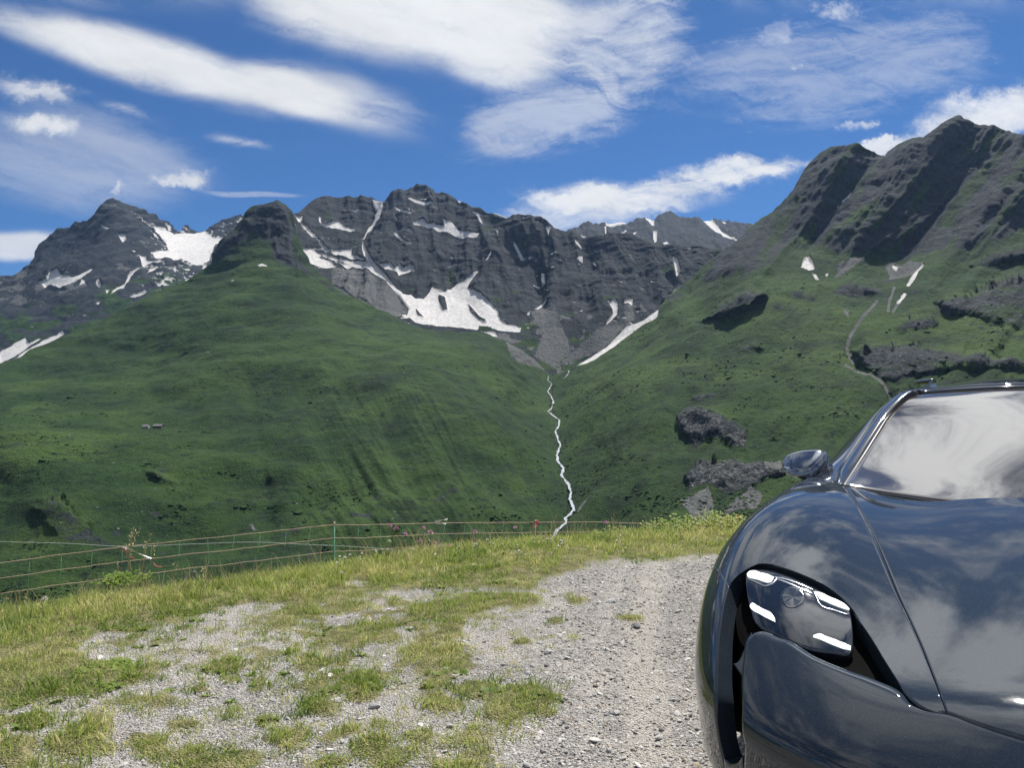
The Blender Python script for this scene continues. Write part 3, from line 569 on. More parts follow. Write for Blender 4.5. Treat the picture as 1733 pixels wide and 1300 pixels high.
def D_mask(X, Y, P, f):
    f['rock'][:] = 1
    g = fbm(Pn(P, 110, 110, 60, 3.), 4)
    lowg = sstep(Y + .25 * X, 505, 560)
    f['rock'][:] = 1 - .95 * lowg * sstep(g, -.25, .15)
    f['scree'][:] = np.maximum(f['scree'], .66 * sstep(fbm(Pn(P, 90, 90, 40, 8.), 3) + .3 * sstep(Y, 430, 500), .25, .5) * (1 - .6 * lowg))
    dr = fbm(np.stack([P[..., 0] / 40, P[..., 1] / 40, (P[..., 2] + .3 * P[..., 0]) / 13], -1), 4)
    band = fbm(np.stack([(P[..., 0] + .9 * P[..., 2]) / 26, (P[..., 2] - .45 * P[..., 0]) / 130, 0 * X], -1), 3)
    f['snow'][:] = np.maximum(f['snow'] * (1 - .4 * sstep(band, .24, .42)), .6 * sstep(dr + .38 * sstep(X, 180, 300), .36, .54) * sstep(Y, 345, 380))
def D_noise(X, Y, P, f):
    rib = fbm(np.stack([P[..., 0] / 110 - .5 * P[..., 2] / 110, P[..., 2] / 420, P[..., 1] / 500], -1), 5, .42, 2.1, True)
    return 34 * (rib - .25) * (1 - .5 * sstep(Y, 480, 560)) + 8 * fbm(Pn(P, 140, 140, 26, 1.), 3) + 3 * fbm(Pn(P, 25, 25, 25), 3)
terr['D'] = landform('snowy_peak', -260, 440, 1.8, D_crest, D_foot, D_d, 1.8, relief=[([(196, 340), (170, 420), (120, 480)], 110, 40), ([(196, 340), (250, 420), (270, 470)], 40, 30)],
    masks=[('snow', SNOW_D, 1, 4.5)], noises=[D_noise], mask_noise=D_mask, crest_noise=1.8)
E_crest = [(930, 410), (960, 395), (972, 386), (985, 381), (1000, 378), (1015, 380), (1040, 377), (1060, 376), (1082, 370), (1100, 371), (1105, 374), (1120, 366), (1135, 361), (1150, 367), (1165, 372), (1172, 374), (1180, 370), (1192, 375), (1215, 373), (1240, 378), (1262, 379), (1280, 382), (1340, 400)]
E_foot = [(930, 470), (1100, 470), (1340, 470)]
E_d = [(930, 470, 3000), (930, 410, 3500), (1000, 378, 3800), (1100, 470, 3000), (1100, 420, 3400), (1135, 362, 3900), (1215, 430, 3300), (1215, 374, 3900), (1340, 470, 3000), (1340, 400, 3700)]
SNOW_E = [S5(p) for p in ([(1295, 222), (1380, 208), (1402, 203), (1396, 216), (1310, 234)], [(1483, 196), (1528, 198), (1530, 237), (1510, 220)], [(1370, 277), (1395, 248), (1399, 262), (1380, 282)], [(1424, 263), (1447, 263), (1435, 284)], [(1178, 283), (1240, 288), (1300, 282), (1362, 286), (1362, 294), (1250, 295), (1190, 291)], [(1295, 235), (1302, 235), (1303, 275), (1297, 275)],
    [(1525, 260), (1535, 262), (1540, 290), (1525, 302)], [(1570, 320), (1600, 303), (1592, 318)], [(1470, 310), (1510, 310), (1500, 320)])] + [S6(p) for p in ([(225, 498), (270, 503), (300, 540), (340, 570), (390, 595), (385, 604), (330, 582), (280, 552)], [(270, 685), (290, 666), (315, 685), (280, 693)], [(20, 560), (30, 560), (30, 600), (18, 610)], [(55, 605), (80, 595), (70, 610)], [(310, 510), (335, 512), (330, 520)])]
def E_mask(X, Y, P, f):
    f['rock'][:] = 1
    dr = fbm(np.stack([P[..., 0] / 30, P[..., 1] / 30, (P[..., 2] + .3 * P[..., 0]) / 11], -1), 4)
    f['snow'][:] = np.maximum(f['snow'], .6 * sstep(dr, .42, .56))
def E_noise(X, Y, P, f):
    rib = fbm(np.stack([P[..., 0] / 90, P[..., 2] / 300, P[..., 1] / 400], -1), 5, .55, 2.1, True)
    return 30 * (rib - .25) + 6 * fbm(Pn(P, 140, 140, 20, 1.), 3)
terr['E'] = landform('far_ridge', 930, 1340, 1.8, E_crest, E_foot, E_d, 1.8, masks=[('snow', SNOW_E, 1, 4.5)], noises=[E_noise], mask_noise=E_mask, crest_noise=1.5)

# --- valley floor and the land all round, out to the horizon
def build_land():
    th = np.linspace(0, 2 * np.pi, 145); r = np.concatenate([np.linspace(0, 300, 6)[1:] + 20, np.geomspace(500, 14000, 22)])
    Rr, Th = np.meshgrid(r, th, indexing='ij'); X = Rr * np.sin(Th); Y = Rr * np.cos(Th)
    Z = -205 + 12 * fbm(np.stack([X / 240, Y / 240, 0 * X], -1), 4) + 0 * X
    hills = sstep(Rr, 2200, 6500) * 520 * (.55 + .9 * fbm(np.stack([X / 1900, Y / 1900, 0 * X + 4], -1), 5, .5, 2.05, True))
    ahead = sstep(np.cos(Th), .55, .8)
    Z = Z + hills * (1 - ahead)
    V = np.stack([X, Y, Z], -1)
    V = np.concatenate([np.repeat(np.array([[[0, 0, -205.]]]), len(th), 1), V])
    z0 = np.zeros(V.shape[:2])
    return tag(obj('valley_ground', new_mesh('valley_ground', V.reshape(-1, 3), grid_faces(*z0.shape, flip=True), MAT_TERRAIN, True, dict(rock=z0.ravel(), snow=z0.ravel(), scree=z0.ravel(), lush=z0.ravel() + .2))), kind='structure')
build_land()

# ray casting against the far terrain, used to stand things on it
_bvh = {k: BVHTree.FromPolygons([tuple(p) for p in V.reshape(-1, 3)], [tuple(f) for f in grid_faces(V.shape[0], V.shape[1])]) for k, (o, V) in terr.items() if k in 'AC'}
def on_slope(x, y, keys='AC'):
    dr = Vector(((x - CXP) / FPX, 1.0, (YH - y) / FPX)).normalized(); best = None
    for k in keys:
        h = _bvh[k].ray_cast(Vector((0, 0, HC)), dr)
        if h[0] is not None and (best is None or h[3] < best[3]): best = h
    return best

# ------------------------------------------------------------------ haze: one closed box of thin air round everything below the sky
def build_haze():
    m = bpy.data.materials.new('haze'); m.use_nodes = True; T = NT(m.node_tree)
    v = T.n('ShaderNodeVolumePrincipled'); v.inputs['Color'].default_value = (0.36, 0.58, 1.0, 1); v.inputs['Density'].default_value = HAZE; v.inputs['Anisotropy'].default_value = 0.35
    o = T.n('ShaderNodeOutputMaterial'); T.put(o.inputs['Volume'], v.outputs[0])
    mb = MB(); mb.box((0, 0, 350), (14600 * 2, 14600 * 2, 1800))
    h = mb.obj('haze', m, smooth=False); tag(h, kind='stuff')
HAZE = 0.00002
build_haze()
# ------------------------------------------------------------------ the stream, two huts
def ribbon(pts, wid, lift, name, mat):
    c = []
    for x, y in pts:
        h = on_slope(x, y)
        if h is not None: c.append((h[0] + h[1].normalized() * lift * (1 if h[1].y < 0 else -1), h[1]))
    P = np.array([p[0] for p in c]); n = len(P)
    # resample with a little wander
    t = np.concatenate([[0], np.cumsum(np.linalg.norm(np.diff(P, axis=0), axis=1))]); tt = np.linspace(0, t[-1], n * 7)
    Q = np.stack([np.interp(tt, t, P[:, k]) for k in range(3)], -1)
    wx = np.interp(np.linspace(0, 1, len(Q)), np.linspace(0, 1, len(wid)), wid) * np.clip(.85 + 1.5 * fbm(np.stack([tt / 14, 0 * tt, 0 * tt + 7], -1), 3) + .5 * RNG.random(len(Q)), .12, 2)
    Q[:, 0] += 2.6 * fbm(np.stack([tt / 9, 0 * tt, 0 * tt], -1), 3)
    side = np.array([1.0, 0.15, 0.0])
    V = np.stack([Q - side * wx[:, None] / 2, Q + np.array([0, 0, .35]), Q + side * wx[:, None] / 2], 1)
    return tag(obj(name, new_mesh(name, V.reshape(-1, 3), grid_faces(len(Q), 3), mat)), kind='structure')
M_WATER = simple('white_water', (0.30, 0.33, 0.36), .85, var=.6, scale=.4, Specular_IOR_Level=.1)
ribbon(STREAM, [1.2, 2.0, 2.8, 2.2, 3.4, 2.6, 3.6], 1.4, 'stream', M_WATER)
ribbon(S8([(20, 62), (60, 100), (100, 118), (150, 145), (190, 165), (218, 186)]), [1.0, 1.6, 2.0, 1.6], 1.4, 'stream', M_WATER)
ribbon(S8([(352, 156), (320, 172), (290, 190), (285, 205), (270, 225), (245, 232), (212, 248)]), [2.2, 1.8, 1.6], 1.4, 'stream', M_WATER)
M_HUTWALL = simple('weathered_boards', (0.075, 0.06, 0.05), .85); M_HUTROOF = simple('shingle_roof', (0.12, 0.115, 0.115), .8); M_STONE_L = simple('pale_masonry', (0.42, 0.40, 0.37), .9)
M_DARK = simple('dark_opening', (0.015, 0.013, 0.012), .8)
def hut(x, y, L, W, Hw, rz, label, wall):
    p = on_slope(x, y)[0]
    root = empty('mountain_hut', tuple(p + Vector((0, 0, -.5))), rz); tag(root, label, 'hut', 'huts on the green slope')
    mb = MB(); mb.box((0, 0, Hw / 2), (L, W, Hw)); rt = Hw + W * .33
    for sx in (-1, 1):
        mb.add([(sx * L / 2, -W / 2, Hw), (sx * L / 2, W / 2, Hw), (sx * L / 2, 0, rt)], np.array([[0, 1, 2] if sx > 0 else [0, 2, 1]]))
    mb.obj('wall', wall, root, False)
    for s in (-1, 1):
        r = MB(); a = np.array([[-L / 2 - .4, s * (W / 2 + .5), Hw - .2], [L / 2 + .4, s * (W / 2 + .5), Hw - .2], [L / 2 + .4, 0, rt + .15], [-L / 2 - .4, 0, rt + .15]])
        r.add(np.concatenate([a, a + (0, 0, .22)]), np.array([[0, 1, 2, 3], [7, 6, 5, 4], [0, 4, 5, 1], [1, 5, 6, 2], [2, 6, 7, 3], [3, 7, 4, 0]])); r.obj('roof', M_HUTROOF, root, False)
    MB().box((L * .1, -W / 2 - .03, 1.0), (1.1, .08, 2.0)).obj('door', M_DARK, root, False)
    for xx in (-L * .3, L * .35): MB().box((xx, -W / 2 - .03, 1.6), (.8, .08, .8)).obj('window', M_DARK, root, False)
hut(247, 724.5, 8.5, 6, 3.0, .15, 'smaller pale mountain hut, left of the pair on the green slope', M_STONE_L)
hut(268, 724.0, 12.5, 7, 3.0, -.05, 'longer dark mountain hut, right of the pair on the green slope', M_HUTWALL)

# ------------------------------------------------------------------ near ground: gravel pull-off with a grassy lip
LIP = np.array([(-60, -12), (-30, -4), (-14, -.1), (-6, 2.9), (-3.2, 4.45), (-2.7, 5.0), (-1.74, 5.62), (-.86, 6.5), (.19, 7.18), (1.36, 7.6), (2.36, 7.95), (4.2, 9.0), (6.5, 10.3), (14, 13), (30, 18), (60, 24)])
def lip_q(X, Y):
    d = line_dist(X, Y, LIP); o = np.argsort(LIP[:, 0]); yl = np.interp(X, LIP[o, 0], LIP[o, 1]); return np.where(Y > yl, d, -d)
def ground_z(X, Y, fine=False):
    X = np.asarray(X, float); Y = np.asarray(Y, float); q = lip_q(X, Y)
    s = np.clip(q + .5, 0, None); k = 2.4
    z = np.where(s < k, -.15 * s * s, -.15 * k * k - .72 * (s - k)); z = np.maximum(z, -207)
    z = z + .04 * np.clip(-q - 14, 0, None)
    z = z + .035 * fbm(np.stack([X * .55, Y * .55, 0 * X], -1), 3) * sstep(np.hypot(X, Y), .5, 3.5)
    z = z + .22 * sstep(q, .3, 3) * fbm(np.stack([X * .35, Y * .35, 0 * X + 9], -1), 3)
    if fine: z = z + .012 * fbm(np.stack([X * 5, Y * 5, 0 * X], -1), 3)
    return z
def to_px(X, Y):
    return CXP + FPX * X / np.maximum(Y, .5), YH + FPX * HC / np.maximum(Y, .5)
GP_FULL = [(-900, 1330), (-400, 1080), (0, 985), (250, 950), (480, 930), (700, 890), (1250, 860), (1900, 830), (1900, 905), (1225, 944), (1120, 952), (1000, 962), (920, 990), (900, 1008), (780, 998), (650, 1008), (560, 1024), (480, 1034), (300, 1060), (250, 1066), (160, 1078), (135, 1105), (230, 1130), (290, 1150), (150, 1185), (60, 1205), (0, 1215), (-500, 1400)]
GP_MED = [(470, 1030), (700, 1000), (900, 1000), (920, 1026), (800, 1060), (770, 1100), (830, 1112), (800, 1145), (700, 1150), (560, 1180), (500, 1130), (520, 1085), (440, 1060)]
GP_LOW = [(260, 1060), (480, 1036), (520, 1085), (500, 1130), (420, 1150), (330, 1130), (250, 1105)]
TUFTS = [(880, 1190, 72, 34), (805, 1170, 40, 22), (765, 1195, 45, 16), (610, 1158, 42, 25), (520, 1035, 35, 14), (490, 1245, 48, 16), (345, 1282, 85, 24), (630, 1255, 36, 22), (712, 1245, 26, 11), (540, 1192, 34, 18), (167, 1222, 26, 13), (250, 1255, 42, 17), (135, 1262, 60, 26), (310, 1222, 26, 9), (20, 1275, 45, 42), (1065, 1052, 22, 8), (590, 1085, 36, 13), (335, 1168, 14, 7), (380, 1130, 40, 14), (975, 1020, 16, 6), (940, 1058, 16, 6), (885, 1092, 18, 8), (450, 1215, 25, 8), (60, 1225, 40, 10), (560, 1285, 30, 8)]
def grass_amount(X, Y):
    px, py = to_px(X, Y); q = lip_q(X, Y)
    n = fbm(np.stack([X * 2.1, Y * 2.1, 0 * X + 2], -1), 4); n2 = fbm(np.stack([X * 7, Y * 7, 0 * X + 5], -1), 3)
    w = 14 * n + 6 * n2
    g = sstep(poly_sd(px, py, GP_FULL) + w, -10, 22)
    bare = sstep(fbm(np.stack([X * 1.5, Y * 2.6, 0 * X + 7], -1), 4), .20, .40) * sstep(py, 950, 985)
    g = g * (1 - .75 * bare)
    g = np.maximum(g, .85 * sstep(poly_sd(px, py, GP_MED) + 1.5 * w, -8, 18) * sstep(n + .8 * n2, -.40, .15))
    g = np.maximum(g, .6 * sstep(poly_sd(px, py, GP_LOW) + 2 * w, -8, 18) * sstep(n2 + .4 * n, -.05, .3))
    left = sstep(px, 1010, 760) * sstep(py, 985, 1010); n3 = fbm(np.stack([X * 4.2, Y * 4.2, 0 * X + 15], -1), 4)
    g = np.maximum(g, left * (.16 + .50 * sstep(n3 + .5 * n, .02, .32)))
    for x, y, rx, ry in TUFTS:
        r = np.hypot((px - x) / rx, (py - y) / ry); g = np.maximum(g, .95 * sstep(r + .8 * n2 + .5 * n, 1.25, .45))
    return np.where(Y < 1.2, .15 * sstep(n, 0, .3), np.where(q > -.25, np.maximum(g, .85), g))
def wheel_dust(X, Y):
    px, py = to_px(X, Y); d1 = line_dist(px, py, [(1120, 1400), (1095, 1200), (1085, 1060), (1110, 960)]); d2 = line_dist(px, py, [(985, 1400), (1000, 1200), (1020, 1050), (1060, 960)])
    w = np.clip((py - 690) / 610, .2, 1.2); return np.where(Y > 1.2, np.maximum(np.exp(-(d1 / (62 * w)) ** 2), .6 * np.exp(-(d2 / (40 * w)) ** 2)), 0)
def build_ground():
    a = np.radians(np.concatenate([np.linspace(-180, -46, 40)[:-1], np.linspace(-46, 46, 560), np.linspace(46, 180, 40)[1:]]))
    r = np.concatenate([[.02, .5, 1.1, 1.7, 2.1], np.geomspace(2.35, 13, 330), np.geomspace(13.6, 420, 46)])
    Rr, A = np.meshgrid(r, a, indexing='ij'); X = Rr * np.sin(A); Y = Rr * np.cos(A)
    Z = ground_z(X, Y, True); g = grass_amount(X, Y)
    far = sstep(Rr, 25, 60); g = np.maximum(g, far)
    Z = Z + .02 * g * (1 - far)
    m, T, b = material('gravel_ground')
    pos = T.n('ShaderNodeNewGeometry').outputs['Position']; gm = T.n('ShaderNodeAttribute', attribute_name='grass').outputs['Fac']
    v1 = T.n('ShaderNodeTexVoronoi'); T.put(v1.inputs['Vector'], pos); v1.inputs['Scale'].default_value = 85; v1.inputs['Randomness'].default_value = 1
    v2 = T.n('ShaderNodeTexVoronoi'); T.put(v2.inputs['Vector'], pos); v2.inputs['Scale'].default_value = 190
    h = T.math('ADD', T.ramp(v1.outputs['Distance'], .75, .1), T.math('MULTIPLY', T.ramp(v2.outputs['Distance'], .75, .1), .5))
    sx = T.n('ShaderNodeSeparateColor'); T.put(sx.inputs[0], v1.outputs['Color'])
    big = T.noise(pos, 1.6, 5, .6); mid = T.noise(pos, 9, 4, .6)
    stone = T.mix(sx.outputs[0], (0.20, 0.195, 0.185), (0.46, 0.445, 0.42))
    stone = T.mix(T.ramp(sx.outputs[1], .8, .95), stone, (0.27, 0.235, 0.19))
    dust = T.mix(T.ramp(mid, .3, .7), (0.40, 0.375, 0.33), (0.50, 0.475, 0.43))
    gravel = T.mix(T.math('MULTIPLY', T.ramp(big, .42, .62), .65), stone, dust)
    gravel = T.mix(T.math('MULTIPLY', T.ramp(T.math('MULTIPLY_ADD', T.math('SUBTRACT', mid, .5), .9, T.n('ShaderNodeAttribute', attribute_name='dust').outputs['Fac']), .3, .8), .8), gravel, dust)
    soil = T.mix(T.ramp(mid, .35, .65), (0.115, 0.120, 0.046), (0.26, 0.24, 0.12))
    col = T.mix(T.ramp(T.math('MULTIPLY_ADD', T.math('SUBTRACT', mid, .5), .8, gm), .25, .7), gravel, soil)
    T.put(b.inputs['Base Color'], col); b.inputs['Roughness'].default_value = .95; b.inputs['Specular IOR Level'].default_value = .15
    bp = T.n('ShaderNodeBump'); bp.inputs['Strength'].default_value = 1.0; bp.inputs['Distance'].default_value = .012; T.put(bp.inputs['Height'], h); T.put(b.inputs['Normal'], bp.outputs[0])
    V = np.stack([X, Y, Z], -1)
    tag(obj('gravel_ground', new_mesh('gravel_ground', V.reshape(-1, 3), grid_faces(*X.shape, flip=True), m, True, dict(grass=g.ravel(), dust=wheel_dust(X, Y).ravel()))), kind='structure')
build_ground()

# ------------------------------------------------------------------ scattering for what nobody could count (gravel, turf)
def scatter(name, P, rot, scl, idx, variants):
    coll = bpy.data.collections.new(name + '_kinds')
    for me in variants:
        coll.objects.link(bpy.data.objects.new(me.name, me))
    me = bpy.data.meshes.new(name); me.vertices.add(len(P)); me.vertices.foreach_set('co', np.asarray(P, np.float32).ravel())
    for nm, ty, dat, key in (('rot', 'FLOAT_VECTOR', rot, 'vector'), ('scl', 'FLOAT_VECTOR', scl, 'vector'), ('idx', 'INT', idx, 'value')):
        at = me.attributes.new(nm, ty, 'POINT'); at.data.foreach_set(key, np.asarray(dat, np.int32 if ty == 'INT' else np.float32).ravel())
    o = obj(name, me); tag(o, kind='stuff')
    ng = bpy.data.node_groups.new(name + '_nodes', 'GeometryNodeTree')
    ng.interface.new_socket('Geometry', in_out='INPUT', socket_type='NodeSocketGeometry'); ng.interface.new_socket('Geometry', in_out='OUTPUT', socket_type='NodeSocketGeometry')
    N = ng.nodes; L = ng.links
    gi = N.new('NodeGroupInput'); go = N.new('NodeGroupOutput'); ip = N.new('GeometryNodeInstanceOnPoints'); ci = N.new('GeometryNodeCollectionInfo')
    ci.inputs['Collection'].default_value = coll; ci.inputs['Separate Children'].default_value = True; ci.inputs['Reset Children'].default_value = True
    def na(nm, ty):
        n = N.new('GeometryNodeInputNamedAttribute'); n.data_type = ty; n.inputs['Name'].default_value = nm; return n.outputs['Attribute']
    L.new(gi.outputs[0], ip.inputs['Points']); L.new(ci.outputs[0], ip.inputs['Instance']); ip.inputs['Pick Instance'].default_value = True
    L.new(na('idx', 'INT'), ip.inputs['Instance Index']); L.new(na('scl', 'FLOAT_VECTOR'), ip.inputs['Scale'])
    er = N.new('FunctionNodeEulerToRotation'); L.new(na('rot', 'FLOAT_VECTOR'), er.inputs[0]); L.new(er.outputs[0], ip.inputs['Rotation'])
    L.new(ip.outputs[0], go.inputs[0])
    md = o.modifiers.new('scatter', 'NODES'); md.node_group = ng
    return o
def stone_mesh(name, mat, seed, sub=1, flat=.6, rough=.22):
    import bmesh
    bm = bmesh.new(); bmesh.ops.create_icosphere(bm, subdivisions=sub, radius=.5)
    r = np.random.default_rng(seed); ax = r.uniform(.75, 1.25, 3); off = r.uniform(0, 50, 3)
    planes = r.normal(size=(5, 3)); planes /= np.linalg.norm(planes, axis=1, keepdims=True)
    for v in bm.verts:
        p = np.array(v.co); p = p * (1 + rough * perlin((p * 2.2 + off)[None])[0] * 1.5)
        for pl in planes:
            d = p @ pl
            if d > .36: p = p - pl * (d - .36) * .85
        v.co = p * ax * (1, 1, flat)
    me = bpy.data.meshes.new(name); bm.to_mesh(me); bm.free(); me.materials.append(mat)
    if sub > 1:
        for p in me.polygons: p.use_smooth = False
    return me
def stone_material():
    m, T, b = material('gravel_stone')
    rnd = T.n('ShaderNodeObjectInfo').outputs['Random']; co = T.n('ShaderNodeNewGeometry').outputs['Position']
    n = T.noise(co, 120, 4, .6); n2 = T.noise(co, 28, 4, .6)
    base = T.mix(rnd, (0.17, 0.168, 0.163), (0.53, 0.515, 0.485))
    wn = T.n('ShaderNodeTexWhiteNoise'); wn.noise_dimensions = '1D'; T.put(wn.inputs['W'], T.math('MULTIPLY', rnd, 91.7))
    base = T.mix(T.ramp(wn.outputs[0], .78, .95), base, (0.33, 0.28, 0.22)); base = T.mix(T.ramp(wn.outputs[0], .10, .02), base, (0.55, 0.54, 0.52))
    T.put(b.inputs['Base Color'], T.mix(T.ramp(n, .35, .68), base, T.mixmul(base, .72))); b.inputs['Roughness'].default_value = .85; b.inputs['Specular IOR Level'].default_value = .25
    bp = T.n('ShaderNodeBump'); bp.inputs['Strength'].default_value = .35; bp.inputs['Distance'].default_value = .004; T.put(bp.inputs['Height'], n2); T.put(b.inputs['Normal'], bp.outputs[0])
    return m
M_STONE = stone_material()
def view_points(n, dmin, dmax, power=1.0, a0=-38, a1=24):
    """random places on the pull-off in the sector in view, denser near the camera"""
    u = RNG.random(n); d = (dmin ** (2 - power) + u * (dmax ** (2 - power) - dmin ** (2 - power))) ** (1 / (2 - power)) if power != 2 else dmin * (dmax / dmin) ** u
    a = np.radians(RNG.uniform(a0, a1, n)); return d * np.sin(a) / 1.0, d * np.cos(a)
def build_gravel():
    kinds = [stone_mesh('pebble_%d' % k, M_STONE, 40 + k, 1) for k in range(7)]
    X, Y = view_points(135000, 2.3, 9.0, 1.15, -40, 36); g = grass_amount(X, Y); q = lip_q(X, Y)
    keep = (RNG.random(len(X)) > g * 1.05) & (q < -.2)
    big = fbm(np.stack([X * .9, Y * .9, 0 * X + 31], -1), 3)
    keep &= RNG.random(len(X)) < (.78 + .6 * big) * (1 - .62 * wheel_dust(X, Y))
    X, Y = X[keep], Y[keep]; n = len(X)
    s = np.clip(np.exp(RNG.normal(math.log(.0105), .42, n)), .004, .034) * (.9 + .03 * Y)
    Z = ground_z(X, Y, True) + s * RNG.uniform(-.05, .16, n)
    rot = np.stack([RNG.normal(0, .35, n), RNG.normal(0, .35, n), RNG.uniform(0, 6.28, n)], -1)
    scl = s[:, None] * np.stack([RNG.uniform(.8, 1.5, n), RNG.uniform(.7, 1.1, n), RNG.uniform(.65, 1.1, n)], -1)
    scatter('gravel', np.stack([X, Y, Z], -1), rot, scl, RNG.integers(0, len(kinds), n), kinds)
build_gravel()

# ------------------------------------------------------------------ turf
def blade_material(name, cols, trans=.4, val=1.0):
    m = bpy.data.materials.new(name); m.use_nodes = True; T = NT(m.node_tree)
    rnd = T.n('ShaderNodeObjectInfo').outputs['Random']; pos = T.n('ShaderNodeNewGeometry').outputs['Position']
    hue = T.n('ShaderNodeAttribute', attribute_name='tone').outputs['Fac']
    pn = T.noise(pos, 1.7, 4, .6)
    f = T.math('ADD', T.math('MULTIPLY', rnd, .45), T.math('MULTIPLY', hue, .55))
    f = T.math('ADD', f, T.math('MULTIPLY', T.math('SUBTRACT', pn, .5), 1.0), clamp=True)
    cr = T.n('ShaderNodeValToRGB'); T.put(cr.inputs[0], f); el = cr.color_ramp.elements
    for k, (p, c) in enumerate(cols):
        e = el[k] if k < 2 else el.new(p); e.position = p; e.color = (*[x * val for x in c], 1)
    b = T.n('ShaderNodeBsdfPrincipled'); T.put(b.inputs['Base Color'], cr.outputs[0]); b.inputs['Roughness'].default_value = .55; b.inputs['Specular IOR Level'].default_value = .3
    tr = T.n('ShaderNodeBsdfTranslucent'); T.put(tr.inputs[0], T.mixmul(cr.outputs[0], 1.25))
    mx = T.n('ShaderNodeMixShader'); mx.inputs[0].default_value = trans; T.put(mx.inputs[1], b.outputs[0]); T.put(mx.inputs[2], tr.outputs[0])
    T.put(T.n('ShaderNodeOutputMaterial').inputs[0], mx.outputs[0]); return m
M_TURF = blade_material('turf_blades', [(0, (0.085, 0.135, 0.024)), (.3, (0.150, 0.195, 0.040)), (.55, (0.220, 0.255, 0.066)), (.78, (0.36, 0.32, 0.14)), (1, (0.46, 0.41, 0.24))], .45, 1.45)
M_LUSH = blade_material('lush_blades', [(0, (0.070, 0.120, 0.020)), (.5, (0.135, 0.190, 0.036)), (1, (0.230, 0.260, 0.075))], .45, 1.25)
M_DRY = blade_material('dry_stalks', [(0, (0.20, 0.165, 0.075)), (.5, (0.32, 0.27, 0.14)), (1, (0.45, 0.40, 0.25))], .3)
def blades(mb, tones, rng, n, rad, h0, h1, w, lean=.6, seed=None):
    for k in range(n):
        a = rng.uniform(0, 6.283); r = rad * math.sqrt(rng.random()); x, y = r * math.cos(a), r * math.sin(a)
        h = rng.uniform(h0, h1); b = rng.uniform(0, 6.283); ln = h * rng.uniform(.1, lean); ww = w * rng.uniform(.6, 1.2)
        dx, dy = math.cos(b), math.sin(b); c = rng.uniform(0, 6.283); sx, sy = math.cos(c) * ww / 2, math.sin(c) * ww / 2
        V = []
        for t in (0, .45, .8, 1):
            zz = h * (t - .18 * t * t * lean); k2 = ln * t * t; ws = (1, .85, .5, 0)[(0, .45, .8, 1).index(t)]
            px, py = x + dx * k2, y + dy * k2
            if ws: V += [(px - sx * ws, py - sy * ws, zz), (px + sx * ws, py + sy * ws, zz)]
            else: V.append((px, py, zz))
        mb.add(V, [np.array([[0, 1, 3, 2], [2, 3, 5, 4]]), np.array([[4, 5, 6]])]); tones += [rng.random()] * 7
def tuft_mesh(name, mat, seed, n, rad, h0, h1, w, lean=.6):
    rng = np.random.default_rng(seed); mb = MB(); tones = []
    blades(mb, tones, rng, n, rad, h0, h1, w, lean)
    return mb.mesh(name, mat, True, dict(tone=np.array(tones)))
def leaf_rosette(name, mat, seed, n, L, w):
    rng = np.random.default_rng(seed); mb = MB(); tones = []
    for k in range(n):
        a = k * 2.4 + rng.uniform(-.3, .3); el = rng.uniform(.15, .9); l = L * rng.uniform(.6, 1.1); V = []
        for t, ws in ((0, .15), (.3, .8), (.6, 1), (.85, .6), (1, 0)):
            r = l * t * math.cos(el); z = l * t * math.sin(el) * (1 - .4 * t); s = w * ws / 2
            c = np.array([r * math.cos(a), r * math.sin(a), z]); sd = np.array([-math.sin(a), math.cos(a), 0]) * s
            V += [c - sd, c + sd] if ws else [c]
        mb.add(V, [np.array([[0, 1, 3, 2], [2, 3, 5, 4], [4, 5, 7, 6]]), np.array([[6, 7, 8]])]); tones += [rng.random()] * 9
    return mb.mesh(name, mat, True, dict(tone=np.array(tones)))
